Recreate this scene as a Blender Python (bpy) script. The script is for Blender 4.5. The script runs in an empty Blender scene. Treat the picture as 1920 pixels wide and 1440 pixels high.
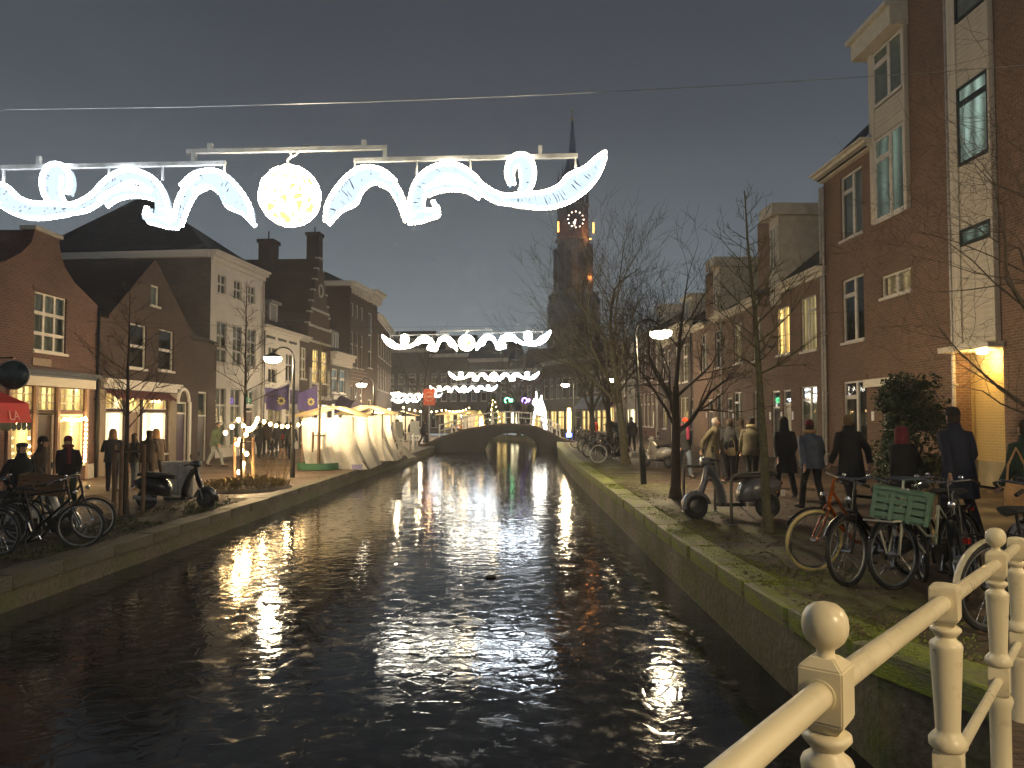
import bpy, bmesh, math, random
from math import sin, cos, pi, radians, atan2, hypot
from mathutils import Vector, Matrix

# ------------------------------------------------------------------ camera, sky, exposure
sc = bpy.context.scene
COL = sc.collection
cam_d = bpy.data.cameras.new('camera'); cam = bpy.data.objects.new('camera', cam_d); COL.objects.link(cam)
cam_d.sensor_width = 36.0; cam_d.lens = 27.0; cam_d.clip_start = 0.05; cam_d.clip_end = 3000
cam.location = (0, 0, 1.8); cam.rotation_euler = (radians(90 + 2.386), 0, 0)
sc.camera = cam
world = bpy.data.worlds.new('World'); sc.world = world; world.use_nodes = True
wn, wl = world.node_tree.nodes, world.node_tree.links
wn.clear()
w_out = wn.new('ShaderNodeOutputWorld'); w_bg = wn.new('ShaderNodeBackground')
w_tc = wn.new('ShaderNodeTexCoord'); w_sep = wn.new('ShaderNodeSeparateXYZ'); w_ramp = wn.new('ShaderNodeValToRGB')
w_noise = wn.new('ShaderNodeTexNoise'); w_noise.inputs['Scale'].default_value = 2.2; w_noise.inputs['Detail'].default_value = 3
w_add = wn.new('ShaderNodeMath'); w_add.operation = 'MULTIPLY_ADD'; w_add.inputs[1].default_value = 0.10
wl.new(w_tc.outputs['Generated'], w_sep.inputs[0]); wl.new(w_tc.outputs['Generated'], w_noise.inputs['Vector'])
wl.new(w_noise.outputs['Fac'], w_add.inputs[0]); wl.new(w_sep.outputs['Z'], w_add.inputs[2])
wl.new(w_add.outputs[0], w_ramp.inputs[0]); wl.new(w_ramp.outputs[0], w_bg.inputs[0]); wl.new(w_bg.outputs[0], w_out.inputs[0])
r = w_ramp.color_ramp                      # low cloud lit by the town: paler near the roofs, dark overhead
r.elements[0].position = 0.03; r.elements[0].color = (0.165, 0.196, 0.210, 1)
r.elements[1].position = 0.62; r.elements[1].color = (0.016, 0.0175, 0.0225, 1)
e = r.elements.new(0.25); e.color = (0.080, 0.093, 0.102, 1)
e = r.elements.new(0.40); e.color = (0.036, 0.040, 0.047, 1)
w_bg.inputs[1].default_value = 1.0
sc.view_settings.view_transform = 'Standard'; sc.view_settings.look = 'None'
sc.view_settings.exposure = 1.05; sc.view_settings.gamma = 1.0
sc.cycles.use_denoising = True; sc.cycles.use_light_tree = True
sc.cycles.max_bounces = 5; sc.cycles.diffuse_bounces = 2; sc.cycles.glossy_bounces = 3
sc.cycles.transparent_max_bounces = 12; sc.cycles.transmission_bounces = 3
sc.cycles.sample_clamp_indirect = 3.0; sc.cycles.adaptive_threshold = .035
sc.cycles.caustics_reflective = False; sc.cycles.caustics_refractive = False
random.seed(7)
R = random.Random(11)

# ------------------------------------------------------------------ materials
MATS = {}
def newmat(name):
    m = bpy.data.materials.new(name); m.use_nodes = True
    n, l = m.node_tree.nodes, m.node_tree.links; n.clear()
    out = n.new('ShaderNodeOutputMaterial')
    return m, n, l, out
def coords(n, l, wall=False, scale=None):
    tc = n.new('ShaderNodeTexCoord'); v = tc.outputs['Object']
    if wall:
        s = n.new('ShaderNodeSeparateXYZ'); l.new(v, s.inputs[0])
        a = n.new('ShaderNodeMath'); a.operation = 'ADD'; l.new(s.outputs[0], a.inputs[0]); l.new(s.outputs[1], a.inputs[1])
        c = n.new('ShaderNodeCombineXYZ'); l.new(a.outputs[0], c.inputs[0]); l.new(s.outputs[2], c.inputs[1]); v = c.outputs[0]
    if scale:
        mp = n.new('ShaderNodeMapping'); mp.inputs['Scale'].default_value = scale; l.new(v, mp.inputs[0]); v = mp.outputs[0]
    return v
def noise(n, l, v, scale, detail=4, rough=.6):
    t = n.new('ShaderNodeTexNoise'); t.inputs['Scale'].default_value = scale
    t.inputs['Detail'].default_value = detail; t.inputs['Roughness'].default_value = rough
    l.new(v, t.inputs['Vector']); return t.outputs['Fac']
def ramp(n, l, f, stops):
    r = n.new('ShaderNodeValToRGB'); l.new(f, r.inputs[0]); cr = r.color_ramp
    cr.elements[0].position = stops[0][0]; cr.elements[0].color = (*stops[0][1], 1)
    cr.elements[1].position = stops[-1][0]; cr.elements[1].color = (*stops[-1][1], 1)
    for p, c in stops[1:-1]:
        e = cr.elements.new(p); e.color = (*c, 1)
    return r.outputs[0]
def mixc(n, l, f, a, b, mode='MIX'):
    m = n.new('ShaderNodeMix'); m.data_type = 'RGBA'; m.blend_type = mode
    for s, x in ((0, f), (6, a), (7, b)):
        if hasattr(x, 'is_linked'): l.new(x, m.inputs[s])
        elif isinstance(x, tuple): m.inputs[s].default_value = (*x, 1)
        else: m.inputs[s].default_value = x
    return m.outputs[2]
def bump(n, l, h, st=.3, dist=.02):
    b = n.new('ShaderNodeBump'); b.inputs['Strength'].default_value = st; b.inputs['Distance'].default_value = dist
    l.new(h, b.inputs['Height']); return b.outputs[0]
def principled(n, l, out, base, rough=.7, metal=0., normal=None, **kw):
    p = n.new('ShaderNodeBsdfPrincipled')
    if hasattr(base, 'is_linked'): l.new(base, p.inputs['Base Color'])
    else: p.inputs['Base Color'].default_value = (*base, 1)
    if hasattr(rough, 'is_linked'): l.new(rough, p.inputs['Roughness'])
    else: p.inputs['Roughness'].default_value = rough
    p.inputs['Metallic'].default_value = metal
    if normal is not None: l.new(normal, p.inputs['Normal'])
    for k, x in kw.items(): p.inputs[k].default_value = x
    if out: l.new(p.outputs[0], out.inputs[0])
    return p
def M(name, col, rough=.7, metal=0., var=.3, scale=6., bs=40., bst=.15, wall=False, **kw):
    """plain surface with uneven tone, small relief and uneven gloss"""
    if name in MATS: return MATS[name]
    m, n, l, out = newmat(name); v = coords(n, l, wall)
    f = noise(n, l, v, scale, 5)
    c = ramp(n, l, f, [(.3, tuple(x*(1-var) for x in col)), (.55, col), (.75, tuple(min(1, x*(1+var)) for x in col))])
    h = noise(n, l, v, bs, 3)
    rr = n.new('ShaderNodeMapRange'); rr.inputs['To Min'].default_value = max(.03, rough-.12); rr.inputs['To Max'].default_value = min(1, rough+.12)
    l.new(f, rr.inputs[0])
    principled(n, l, out, c, rr.outputs[0], metal, bump(n, l, h, bst, .01), **kw)
    MATS[name] = m; return m
def BRICK(name, c1, c2, mortar, rough=.85, stain=.35, w=.22, h=.072):
    if name in MATS: return MATS[name]
    m, n, l, out = newmat(name); v = coords(n, l, True)
    b = n.new('ShaderNodeTexBrick'); l.new(v, b.inputs['Vector'])
    b.inputs['Color1'].default_value = (*c1, 1); b.inputs['Color2'].default_value = (*c2, 1); b.inputs['Mortar'].default_value = (*mortar, 1)
    b.inputs['Scale'].default_value = 1; b.inputs['Brick Width'].default_value = w; b.inputs['Row Height'].default_value = h
    b.inputs['Mortar Size'].default_value = .009; b.inputs['Mortar Smooth'].default_value = .3
    f = noise(n, l, v, .55, 5, .65)
    g = ramp(n, l, f, [(.3, (1-stain,)*3), (.6, (1, 1, 1)), (.8, (1+stain*.3,)*3)])
    c = mixc(n, l, 1., b.outputs['Color'], g, 'MULTIPLY')
    f2 = noise(n, l, v, 9, 3); c = mixc(n, l, .35, c, ramp(n, l, f2, [(.3, (.45, .42, .4)), (.7, (1.2, 1.15, 1.1))]), 'MULTIPLY')
    inv = n.new('ShaderNodeMath'); inv.operation = 'SUBTRACT'; inv.inputs[0].default_value = 1; l.new(b.outputs['Fac'], inv.inputs[1])
    principled(n, l, out, c, rough, 0, bump(n, l, inv.outputs[0], .5, .008))
    MATS[name] = m; return m
def EMIT(name, col, s, var=None):
    if name in MATS: return MATS[name]
    m, n, l, out = newmat(name); e = n.new('ShaderNodeEmission')
    e.inputs[0].default_value = (*col, 1); e.inputs[1].default_value = s
    if var:                                # lit cloth: shading of folds and uneven light put into the glow
        v = coords(n, l); wv = n.new('ShaderNodeTexWave'); wv.inputs['Scale'].default_value = var
        wv.inputs['Distortion'].default_value = 1.5; wv.inputs['Detail'].default_value = 2; l.new(v, wv.inputs['Vector'])
        c = mixc(n, l, 1., ramp(n, l, wv.outputs['Fac'], [(0., (.35, .33, .3)), (1., (1.1, 1.1, 1.1))]), ramp(n, l, noise(n, l, v, 1.6, 3), [(.3, (.45, .4, .35)), (.7, (1.25, 1.25, 1.25))]), 'MULTIPLY')
        l.new(mixc(n, l, 1., col, c, 'MULTIPLY'), e.inputs[0])
    l.new(e.outputs[0], out.inputs[0]); MATS[name] = m; return m
def GLASS(name='window_glass'):
    if name in MATS: return MATS[name]
    m, n, l, out = newmat(name)
    t = n.new('ShaderNodeBsdfTransparent'); t.inputs[0].default_value = (.82, .86, .85, 1)
    g = n.new('ShaderNodeBsdfGlossy'); g.inputs['Roughness'].default_value = .04
    fr = n.new('ShaderNodeFresnel'); fr.inputs[0].default_value = 1.5
    v = coords(n, l); l.new(bump(n, l, noise(n, l, v, 1.2, 1), .08, .02), g.inputs['Normal'])
    mx = n.new('ShaderNodeMixShader'); geo = n.new('ShaderNodeNewGeometry'); ff = n.new('ShaderNodeMath'); ff.operation = 'SUBTRACT'; ff.inputs[0].default_value = 1; l.new(geo.outputs['Backfacing'], ff.inputs[1])
    fm = n.new('ShaderNodeMath'); fm.operation = 'MULTIPLY'; l.new(fr.outputs[0], fm.inputs[0]); l.new(ff.outputs[0], fm.inputs[1])
    l.new(fm.outputs[0], mx.inputs[0]); l.new(t.outputs[0], mx.inputs[1]); l.new(g.outputs[0], mx.inputs[2])
    l.new(mx.outputs[0], out.inputs[0]); MATS[name] = m; return m
def SHEET(name, col, trans=.6):
    """thin plastic or canvas that lets lamplight through"""
    if name in MATS: return MATS[name]
    m, n, l, out = newmat(name); v = coords(n, l)
    c = ramp(n, l, noise(n, l, v, 2.5, 4), [(.3, tuple(x*.75 for x in col)), (.7, col)])
    nb = bump(n, l, noise(n, l, v, 7, 4), .35, .03)
    p = principled(n, l, None, c, .5, 0, nb); t = n.new('ShaderNodeBsdfTranslucent'); l.new(c, t.inputs[0])
    mx = n.new('ShaderNodeMixShader'); mx.inputs[0].default_value = trans
    l.new(p.outputs[0], mx.inputs[1]); l.new(t.outputs[0], mx.inputs[2]); l.new(mx.outputs[0], out.inputs[0])
    MATS[name] = m; return m
def MOSSY(name, stone, moss, lo=.42, hi=.6, scale=1.3, rough=.9, paver=None, bst=.5):
    """stone or brick paving with moss in patches of its own"""
    if name in MATS: return MATS[name]
    m, n, l, out = newmat(name); tc = n.new('ShaderNodeTexCoord'); v = tc.outputs['Object']
    f = noise(n, l, v, scale, 7, .68); g = noise(n, l, v, 14, 4)
    c = ramp(n, l, g, [(.3, tuple(x*.55 for x in stone)), (.55, stone), (.8, tuple(x*1.4 for x in stone))])
    h = g
    if paver:
        b = n.new('ShaderNodeTexBrick'); l.new(v, b.inputs['Vector']); b.inputs['Scale'].default_value = 1
        b.inputs['Brick Width'].default_value = paver[0]; b.inputs['Row Height'].default_value = paver[1]; b.inputs['Mortar Size'].default_value = .006
        b.inputs['Color1'].default_value = (1.15, 1.05, 1, 1); b.inputs['Color2'].default_value = (.75, .78, .8, 1); b.inputs['Mortar'].default_value = (.35, .35, .35, 1)
        c = mixc(n, l, 1., c, b.outputs['Color'], 'MULTIPLY')
        a = n.new('ShaderNodeMath'); a.operation = 'MULTIPLY_ADD'; a.inputs[1].default_value = -.7; l.new(b.outputs['Fac'], a.inputs[0]); l.new(g, a.inputs[2]); h = a.outputs[0]
    mm = ramp(n, l, noise(n, l, v, 30, 3), [(.3, tuple(x*.5 for x in moss)), (.7, tuple(x*1.25 for x in moss))])
    fac = ramp(n, l, f, [(lo, (0, 0, 0)), (hi, (1, 1, 1))])
    c = mixc(n, l, fac, c, mm)
    rr = ramp(n, l, noise(n, l, v, .8, 3), [(.35, (rough-.35,)*3), (.7, (rough,)*3)])
    principled(n, l, out, c, rr, 0, bump(n, l, h, bst, .02)); MATS[name] = m; return m
def ROOF(name='roof_tiles', col=(.030, .026, .030)):
    if name in MATS: return MATS[name]
    m, n, l, out = newmat(name); v = coords(n, l)
    w = n.new('ShaderNodeTexWave'); w.bands_direction = 'Z'; w.inputs['Scale'].default_value = 2.6; w.inputs['Distortion'].default_value = .4; l.new(v, w.inputs['Vector'])
    w2 = n.new('ShaderNodeTexWave'); w2.bands_direction = 'DIAGONAL'; w2.inputs['Scale'].default_value = 2.4; l.new(v, w2.inputs['Vector'])
    a = n.new('ShaderNodeMath'); l.new(w.outputs['Fac'], a.inputs[0]); l.new(w2.outputs['Fac'], a.inputs[1])
    c = ramp(n, l, noise(n, l, v, 3, 5), [(.3, tuple(x*.6 for x in col)), (.7, tuple(x*1.5 for x in col))])
    principled(n, l, out, c, .6, 0, bump(n, l, a.outputs[0], .5, .04)); MATS[name] = m; return m
def ICE(name='canal_water'):
    if name in MATS: return MATS[name]
    m, n, l, out = newmat(name); tc = n.new('ShaderNodeTexCoord')
    mp = n.new('ShaderNodeMapping'); mp.inputs['Scale'].default_value = (1.0, 1.0, 1.0); l.new(tc.outputs['Object'], mp.inputs[0]); v = mp.outputs[0]
    n1 = noise(n, l, v, 1.5, 2, .5); n2 = noise(n, l, v, 6, 2.5, .55)
    vo = n.new('ShaderNodeTexVoronoi'); vo.feature = 'DISTANCE_TO_EDGE'; vo.inputs['Scale'].default_value = 3.2; l.new(v, vo.inputs['Vector'])
    vr = ramp(n, l, vo.outputs['Distance'], [(0., (0, 0, 0)), (.06, (1, 1, 1))])
    a = n.new('ShaderNodeMath'); a.operation = 'MULTIPLY_ADD'; a.inputs[1].default_value = .55; l.new(n2, a.inputs[0]); l.new(n1, a.inputs[2])
    b = n.new('ShaderNodeMath'); b.operation = 'MULTIPLY_ADD'; b.inputs[1].default_value = .10; l.new(vr, b.inputs[0]); l.new(a.outputs[0], b.inputs[2])
    nb = bump(n, l, b.outputs[0], .14, .05)
    rr = ramp(n, l, noise(n, l, v, 5.0, 5, .62), [(.44, (.035,)*3), (.50, (.09,)*3), (.56, (.10,)*3), (.62, (.26,)*3)])
    c = ramp(n, l, n2, [(.35, (.006, .007, .008)), (.75, (.022, .023, .024))])
    principled(n, l, out, c, rr, 0, nb, IOR=1.34); MATS[name] = m; return m

# ------------------------------------------------------------------ mesh helpers
class MB:
    def __init__(s): s.v = []; s.f = []
    def add(s, vs, fs):
        o = len(s.v); s.v += [tuple(p) for p in vs]; s.f += [tuple(i+o for i in f) for f in fs]; return s
    def box(s, x0, x1, y0, y1, z0, z1):
        return s.add([(x0,y0,z0),(x1,y0,z0),(x1,y1,z0),(x0,y1,z0),(x0,y0,z1),(x1,y0,z1),(x1,y1,z1),(x0,y1,z1)],
                     [(0,3,2,1),(4,5,6,7),(0,1,5,4),(1,2,6,5),(2,3,7,6),(3,0,4,7)])
    def quad(s, *p): return s.add(p, [tuple(range(len(p)))])
    def tube(s, pts, rad, n=6, cap=True, up=None):
        pts = [Vector(p) for p in pts]; k = len(pts)
        if not hasattr(rad, '__len__'): rad = [rad]*k
        vs = []; prev = None
        for i, p in enumerate(pts):
            t = (pts[min(i+1, k-1)] - pts[max(i-1, 0)])
            if t.length < 1e-9: t = Vector((0, 0, 1))
            t.normalize()
            if prev is None:
                a = Vector((0, 0, 1)) if abs(t.z) < .9 else Vector((1, 0, 0)); prev = t.cross(a).normalized()
            prev = (prev - t*prev.dot(t))
            if prev.length < 1e-6: prev = t.orthogonal()
            prev.normalize(); b = t.cross(prev)
            rr = rad[i]; ra, rb = rr if hasattr(rr, '__len__') else (rr, rr)
            for j in range(n):
                an = 2*pi*j/n; vs.append(p + prev*(cos(an)*ra) + b*(sin(an)*rb))
        fs = [(i*n+j, i*n+(j+1) % n, (i+1)*n+(j+1) % n, (i+1)*n+j) for i in range(k-1) for j in range(n)]
        if cap: fs += [tuple(range(n-1, -1, -1)), tuple((k-1)*n+j for j in range(n))]
        return s.add(vs, fs)
    def lathe(s, prof, c=(0,0,0), n=12, sx=1, sy=1):
        vs = [(c[0]+r*cos(2*pi*j/n)*sx, c[1]+r*sin(2*pi*j/n)*sy, c[2]+z) for r, z in prof for j in range(n)]
        k = len(prof)
        fs = [(i*n+j, i*n+(j+1) % n, (i+1)*n+(j+1) % n, (i+1)*n+j) for i in range(k-1) for j in range(n)]
        fs += [tuple(range(n-1, -1, -1)), tuple((k-1)*n+j for j in range(n))]
        return s.add(vs, fs)
    def loft(s, rings, cap=True):
        n = len(rings[0]); k = len(rings)
        fs = [(i*n+j, i*n+(j+1) % n, (i+1)*n+(j+1) % n, (i+1)*n+j) for i in range(k-1) for j in range(n)]
        if cap: fs += [tuple(range(n-1, -1, -1)), tuple((k-1)*n+j for j in range(n))]
        return s.add([p for r in rings for p in r], fs)
    def ell(s, c, rx, ry, rz, n=10, m=7):
        rings = []
        for i in range(m+1):
            a = -pi/2 + pi*i/m; a = max(-pi/2+.08, min(pi/2-.08, a))
            rings.append([(c[0]+rx*cos(a)*cos(2*pi*j/n), c[1]+ry*cos(a)*sin(2*pi*j/n), c[2]+rz*sin(a)) for j in range(n)])
        return s.loft(rings)
    def torus(s, c, r1, r2, axis='y', n=28, m=6, a0=0, a1=2*pi):
        full = abs(a1-a0-2*pi) < 1e-6; k = n if full else n+1; vs = []
        for i in range(k):
            a = a0+(a1-a0)*i/n
            for j in range(m):
                b = 2*pi*j/m; rr = r1+r2*cos(b); h = r2*sin(b)
                if axis == 'y': vs.append((c[0]+rr*cos(a), c[1]+h, c[2]+rr*sin(a)))
                elif axis == 'z': vs.append((c[0]+rr*cos(a), c[1]+rr*sin(a), c[2]+h))
                else: vs.append((c[0]+h, c[1]+rr*cos(a), c[2]+rr*sin(a)))
        fs = [(i*m+j, i*m+(j+1) % m, ((i+1) % k)*m+(j+1) % m, ((i+1) % k)*m+j) for i in range(n) for j in range(m)]
        return s.add(vs, fs)
    def prism(s, poly, y0, y1):            # poly in x,z extruded along y
        k = len(poly)
        return s.add([(x, y0, z) for x, z in poly] + [(x, y1, z) for x, z in poly],
                     [tuple(range(k)), tuple(range(2*k-1, k-1, -1))] + [(i, i+k, (i+1) % k + k, (i+1) % k) for i in range(k)])
    def xf(s, M4):
        s.v = [tuple(M4 @ Vector(p)) for p in s.v]; return s
    def mesh(s, name, smooth=False, ang=40):
        me = bpy.data.meshes.new(name); me.from_pydata(s.v, [], s.f); me.update()
        if smooth:
            me.polygons.foreach_set('use_smooth', [True]*len(me.polygons)); me.set_sharp_from_angle(angle=radians(ang))
        return me
    def build(s, name, mat, parent=None, smooth=False, loc=(0,0,0), rot=(0,0,0), ang=40):
        return link(name, s.mesh(name, smooth, ang), mat, parent, loc, rot)
def link(name, me, mat, parent=None, loc=(0,0,0), rot=(0,0,0), scale=(1,1,1)):
    o = bpy.data.objects.new(name, me); COL.objects.link(o); o.parent = parent
    o.location = loc; o.rotation_euler = rot; o.scale = scale
    if len(me.materials) == 0: me.materials.append(None)
    o.material_slots[0].link = 'OBJECT'; o.material_slots[0].material = mat
    return o
CACHE = {}
def cached(key, fn, smooth=False, ang=40):
    if key not in CACHE: CACHE[key] = fn().mesh(key if isinstance(key, str) else key[0], smooth, ang)
    return CACHE[key]
UNIT = MB().box(-.5, .5, -.5, .5, -.5, .5).mesh('box')
def bevbox():
    bm = bmesh.new(); bmesh.ops.create_cube(bm, size=1); bmesh.ops.bevel(bm, geom=bm.edges[:], offset=.045, segments=1, affect='EDGES')
    me = bpy.data.meshes.new('block'); bm.to_mesh(me); bm.free(); return me
BEV = bevbox()
def ubox(name, parent, mat, x0, x1, y0, y1, z0, z1, rot=(0,0,0), me=None):
    return link(name, me or UNIT, mat, parent, ((x0+x1)/2, (y0+y1)/2, (z0+z1)/2), rot, (abs(x1-x0), abs(y1-y0), abs(z1-z0)))
def thing(name, label, cat, loc=(0,0,0), rz=0, group=None, rot=None, scale=1):
    o = bpy.data.objects.new(name, None); COL.objects.link(o); o.location = loc; o.rotation_euler = rot or (0, 0, rz)
    o.scale = (scale,)*3; o.empty_display_size = .2
    return tag(o, label, cat, group)
def tag(o, label=None, cat=None, group=None, kind=None):
    if label: o['label'] = label
    if cat: o['category'] = cat
    if group: o['group'] = group
    if kind: o['kind'] = kind
    return o
def lamp(name, parent, loc, col, watt, rad=.1):
    d = bpy.data.lights.new(name, 'POINT'); d.color = col; d.energy = watt; d.shadow_soft_size = rad
    o = bpy.data.objects.new(name, d); COL.objects.link(o); o.parent = parent; o.location = loc; return o
def text_mesh(s, size, depth=.004):
    c = bpy.data.curves.new('lettering', 'FONT'); c.body = s; c.size = size; c.extrude = depth; c.align_x = 'CENTER'
    o = bpy.data.objects.new('lettering', c); COL.objects.link(o); bpy.context.view_layer.update()
    me = bpy.data.meshes.new_from_object(o.evaluated_get(bpy.context.evaluated_depsgraph_get()))
    bpy.data.objects.remove(o); me.materials.clear(); return me

WARM = (1., .66, .30); LAMPC = (1., .74, .42); COOL = (.80, .90, 1.)
white_wood = M('white_painted_wood', (.62, .58, .52), .5, var=.18)
cream_wood = M('cream_painted_wood', (.66, .60, .48), .5, var=.15)
dark_wood = M('dark_green_wood', (.015, .02, .018), .4)
black_metal = M('black_metal', (.012, .012, .013), .35, .6, var=.4)
steel = M('galvanised_steel', (.42, .43, .44), .38, .9, var=.3)
chrome = M('chrome', (.75, .75, .75), .15, 1., var=.1)
rubber = M('black_rubber', (.012, .012, .012), .75)
plaster = M('white_plaster', (.60, .57, .53), .8, var=.12, scale=1.2, bs=25, wall=True)
stone = M('pale_stone', (.42, .40, .36), .8, var=.25)
zinc = M('zinc_pipe', (.40, .37, .34), .5, .3)
asph = M('dark_stone', (.05, .05, .05), .8)
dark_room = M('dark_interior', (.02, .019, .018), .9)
curtain_grey = M('grey_curtain', (.34, .34, .31), .9, var=.35, scale=2)
curtain_cream = M('cream_curtain', (.52, .46, .30), .9, var=.3, scale=2)
lit_warm = EMIT('warm_lit_curtain', (1., .62, .19), 2.1, 1.1)
lit_soft = EMIT('softly_lit_curtain', (1., .66, .28), .22, 1.1)
lit_cool = EMIT('cool_lit_room', (.72, .88, .84), .30, .8)
lit_shop = EMIT('shop_light', (1., .80, .50), 4.5, .5)
lit_amber = EMIT('amber_shop_light', (1., .64, .22), 1.9, .5)
bulb_m = EMIT('warm_bulb', (1., .62, .24), 26.)
glass = GLASS(); roof = ROOF()
brick_red = BRICK('red_brown_brick', (.135, .058, .045), (.095, .044, .036), (.17, .13, .11))
brick_dark = BRICK('dark_brown_brick', (.085, .045, .036), (.060, .034, .028), (.05, .045, .04))
brick_new = BRICK('orange_brown_brick', (.215, .118, .074), (.160, .086, .056), (.27, .22, .17), stain=.25)
brick_deep = BRICK('deep_red_brick', (.16, .045, .03), (.11, .035, .025), (.09, .08, .07))
brick_grey = BRICK('grey_brown_brick', (.15, .125, .11), (.11, .09, .08), (.10, .09, .08))
# ------------------------------------------------------------------ ground, quays, water
LZ, RZ, WZ = -.27, 0., -.70
def lq(y):                                  # left quay edge
    for (a, xa), (b, xb) in zip(LQ, LQ[1:]):
        if y <= b: return xa + (xb-xa)*(y-a)/(b-a)
    return LQ[-1][1]
LQ = [(-12, -6.6), (10, -6.45), (20, -6.1), (30, -5.95), (40, -5.6), (56, -5.3), (75, -6.6), (92, -11)]
RQ = [(4.6, 3.0, .13), (5.5, 2.58, .13), (7.2, 2.5, .05), (9.5, 2.48, 0), (13, 2.42, 0), (32, 2.42, 0), (45, 2.7, 0), (56, 3.3, 0), (75, 1.4, 0), (92, -5, 0)]
def ysteps(a, b, st): 
    k = max(1, int((b-a)/st)); return [a+(b-a)*i/k for i in range(k+1)]
def rq(y):
    for p, q in zip(RQ, RQ[1:]):
        if y <= q[0]:
            t = (y-p[0])/(q[0]-p[0]); return p[1]+(q[1]-p[1])*t, p[2]+(q[2]-p[2])*t
    return RQ[-1][1], RQ[-1][2]
def rise(y, x):                             # the pavements climb to both bridges
    z = 0
    if y < 9.5: z = .13*max(0, min(1, (9.5-y)/4))
    return z
pave_l = MOSSY('brick_paving', (.125, .080, .052), (.075, .07, .03), .62, .8, .5, .8, (.21, .07), .4)
pave_r = MOSSY('worn_brick_paving', (.105, .070, .046), (.07, .075, .025), .56, .78, .45, .85, (.21, .07), .4)
verge_m = MOSSY('mossy_earth', (.080, .058, .036), (.125, .145, .026), .45, .64, .9, .95, None, .9)
verge_l = MOSSY('dark_earth', (.050, .034, .024), (.05, .06, .022), .48, .70, .8, .95, None, .9)
coping_m = MOSSY('mossy_coping', (.17, .15, .10), (.23, .28, .03), .38, .56, 1.7, .9, None, .6)
coping_l = MOSSY('grey_coping', (.13, .11, .075), (.08, .095, .025), .5, .72, 1.5, .9, None, .5)
quay_m = MOSSY('stained_quay_wall', (.15, .125, .085), (.10, .125, .025), .44, .66, 1.1, .9, None, .8)

def strip(name, m, ys, xl, xr, z, kind='structure', nx=1):
    b = MB(); n = nx+1; vs = []
    for y in ys:
        a, c = xl(y), xr(y)
        for i in range(n): x = a+(c-a)*i/nx; vs.append((x, y, z(x, y)))
    b.add(vs, [(i*n+j, i*n+j+1, (i+1)*n+j+1, (i+1)*n+j) for i in range(len(ys)-1) for j in range(nx)])
    return tag(b.build(name, m), kind=kind)
yl = ysteps(-14, 92, 4)
strip('street_left', pave_l, yl, lambda y: -125, lambda y: lq(y)-.32, lambda x, y: LZ)
yr = [4.6, 5.5, 7.2, 9.5] + ysteps(12, 92, 4)
strip('street_right', pave_r, yr, lambda y: rq(y)[0]+.34, lambda y: 125, lambda x, y: RZ + rise(y, x), nx=1)
tag(MB().quad((-125, 91.9, -.3), (125, 91.9, -.3), (125, 335, -.3), (-125, 335, -.3)).build('ground_far', pave_l), kind='structure')
tag(MB().quad((-125, -40, .19), (125, -40, .19), (125, -3.2, .19), (-125, -3.2, .19)).build('ground_behind', pave_r), kind='structure')
tag(MB().quad((2.9, -3.2, .12), (125, -3.2, .12), (125, 4.6, .12), (2.9, 4.6, .12)).build('ground_beside_bridge', pave_r), kind='structure')
strip('earth_verge_right', verge_m, [4.8, 5.5, 7.2, 9.5] + ysteps(11, 50, 1.0), lambda y: rq(y)[0]+.30, lambda y: rq(y)[0]+1.75+.35*sin(y*1.7)+.25*sin(y*4.1+1),
      lambda x, y: RZ + rise(y, x) + .006, nx=1)
strip('earth_verge_left', verge_l, ysteps(4, 19.5, .7), lambda y: lq(y)-1.9-.25*sin(y*1.9)-.2*sin(y*3.7), lambda y: lq(y)-.30, lambda x, y: LZ+.006)
tag(MB().quad((-40, -30, WZ), (30, -30, WZ), (30, 100, WZ), (-40, 100, WZ)).build('canal_water', ICE()), kind='structure')
# quay walls with their coping stones
def quay(name, pts, m, cm, side, label):
    b = MB()
    for (x0, y0, z0), (x1, y1, z1) in zip(pts, pts[1:]):
        b.add([(x0, y0, -1.5), (x1, y1, -1.5), (x1, y1, z1-.16), (x0, y0, z0-.16), (x0+side*.5, y0, -1.5), (x1+side*.5, y1, -1.5), (x1+side*.5, y1, z1-.16), (x0+side*.5, y0, z0-.16)],
              [(0,1,2,3), (3,2,6,7), (4,7,6,5)])
    q = tag(b.build(name, m), kind='structure')
    return q
def copings(q, f, y0, y1, ln, cm, side, zf):
    y = y0; k = 0; ob = BEV
    while y < y1:
        l_ = ln*R.uniform(.85, 1.2); xm = f(y+l_/2); xa = f(y); xb = f(y+l_)
        a = atan2(-(xb-xa), l_)
        slope = math.atan2(zf(y+l_)-zf(y), l_)
        link('coping_stone', BEV, cm, q, (xm+side*.155+R.uniform(-.008, .008), y+l_/2, zf(y+l_/2)-.068+R.uniform(-.006, .006)), (slope, R.uniform(-.012, .012), a), (.41, l_-.012, .19))
        y += l_; k += 1
wr = quay('quay_wall_right', [(x, y, z) for y, x, z in RQ], quay_m, coping_m, 1, '')
copings(wr, lambda y: rq(y)[0], 4.65, 53, 1.15, coping_m, 1, lambda y: rq(y)[1])
wl_ = quay('quay_wall_left', [(x, y, LZ) for y, x in LQ], quay_m, coping_l, -1, '')
copings(wl_, lambda y: lq(y), 5, 53, 1.2, coping_l, -1, lambda y: LZ)
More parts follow.
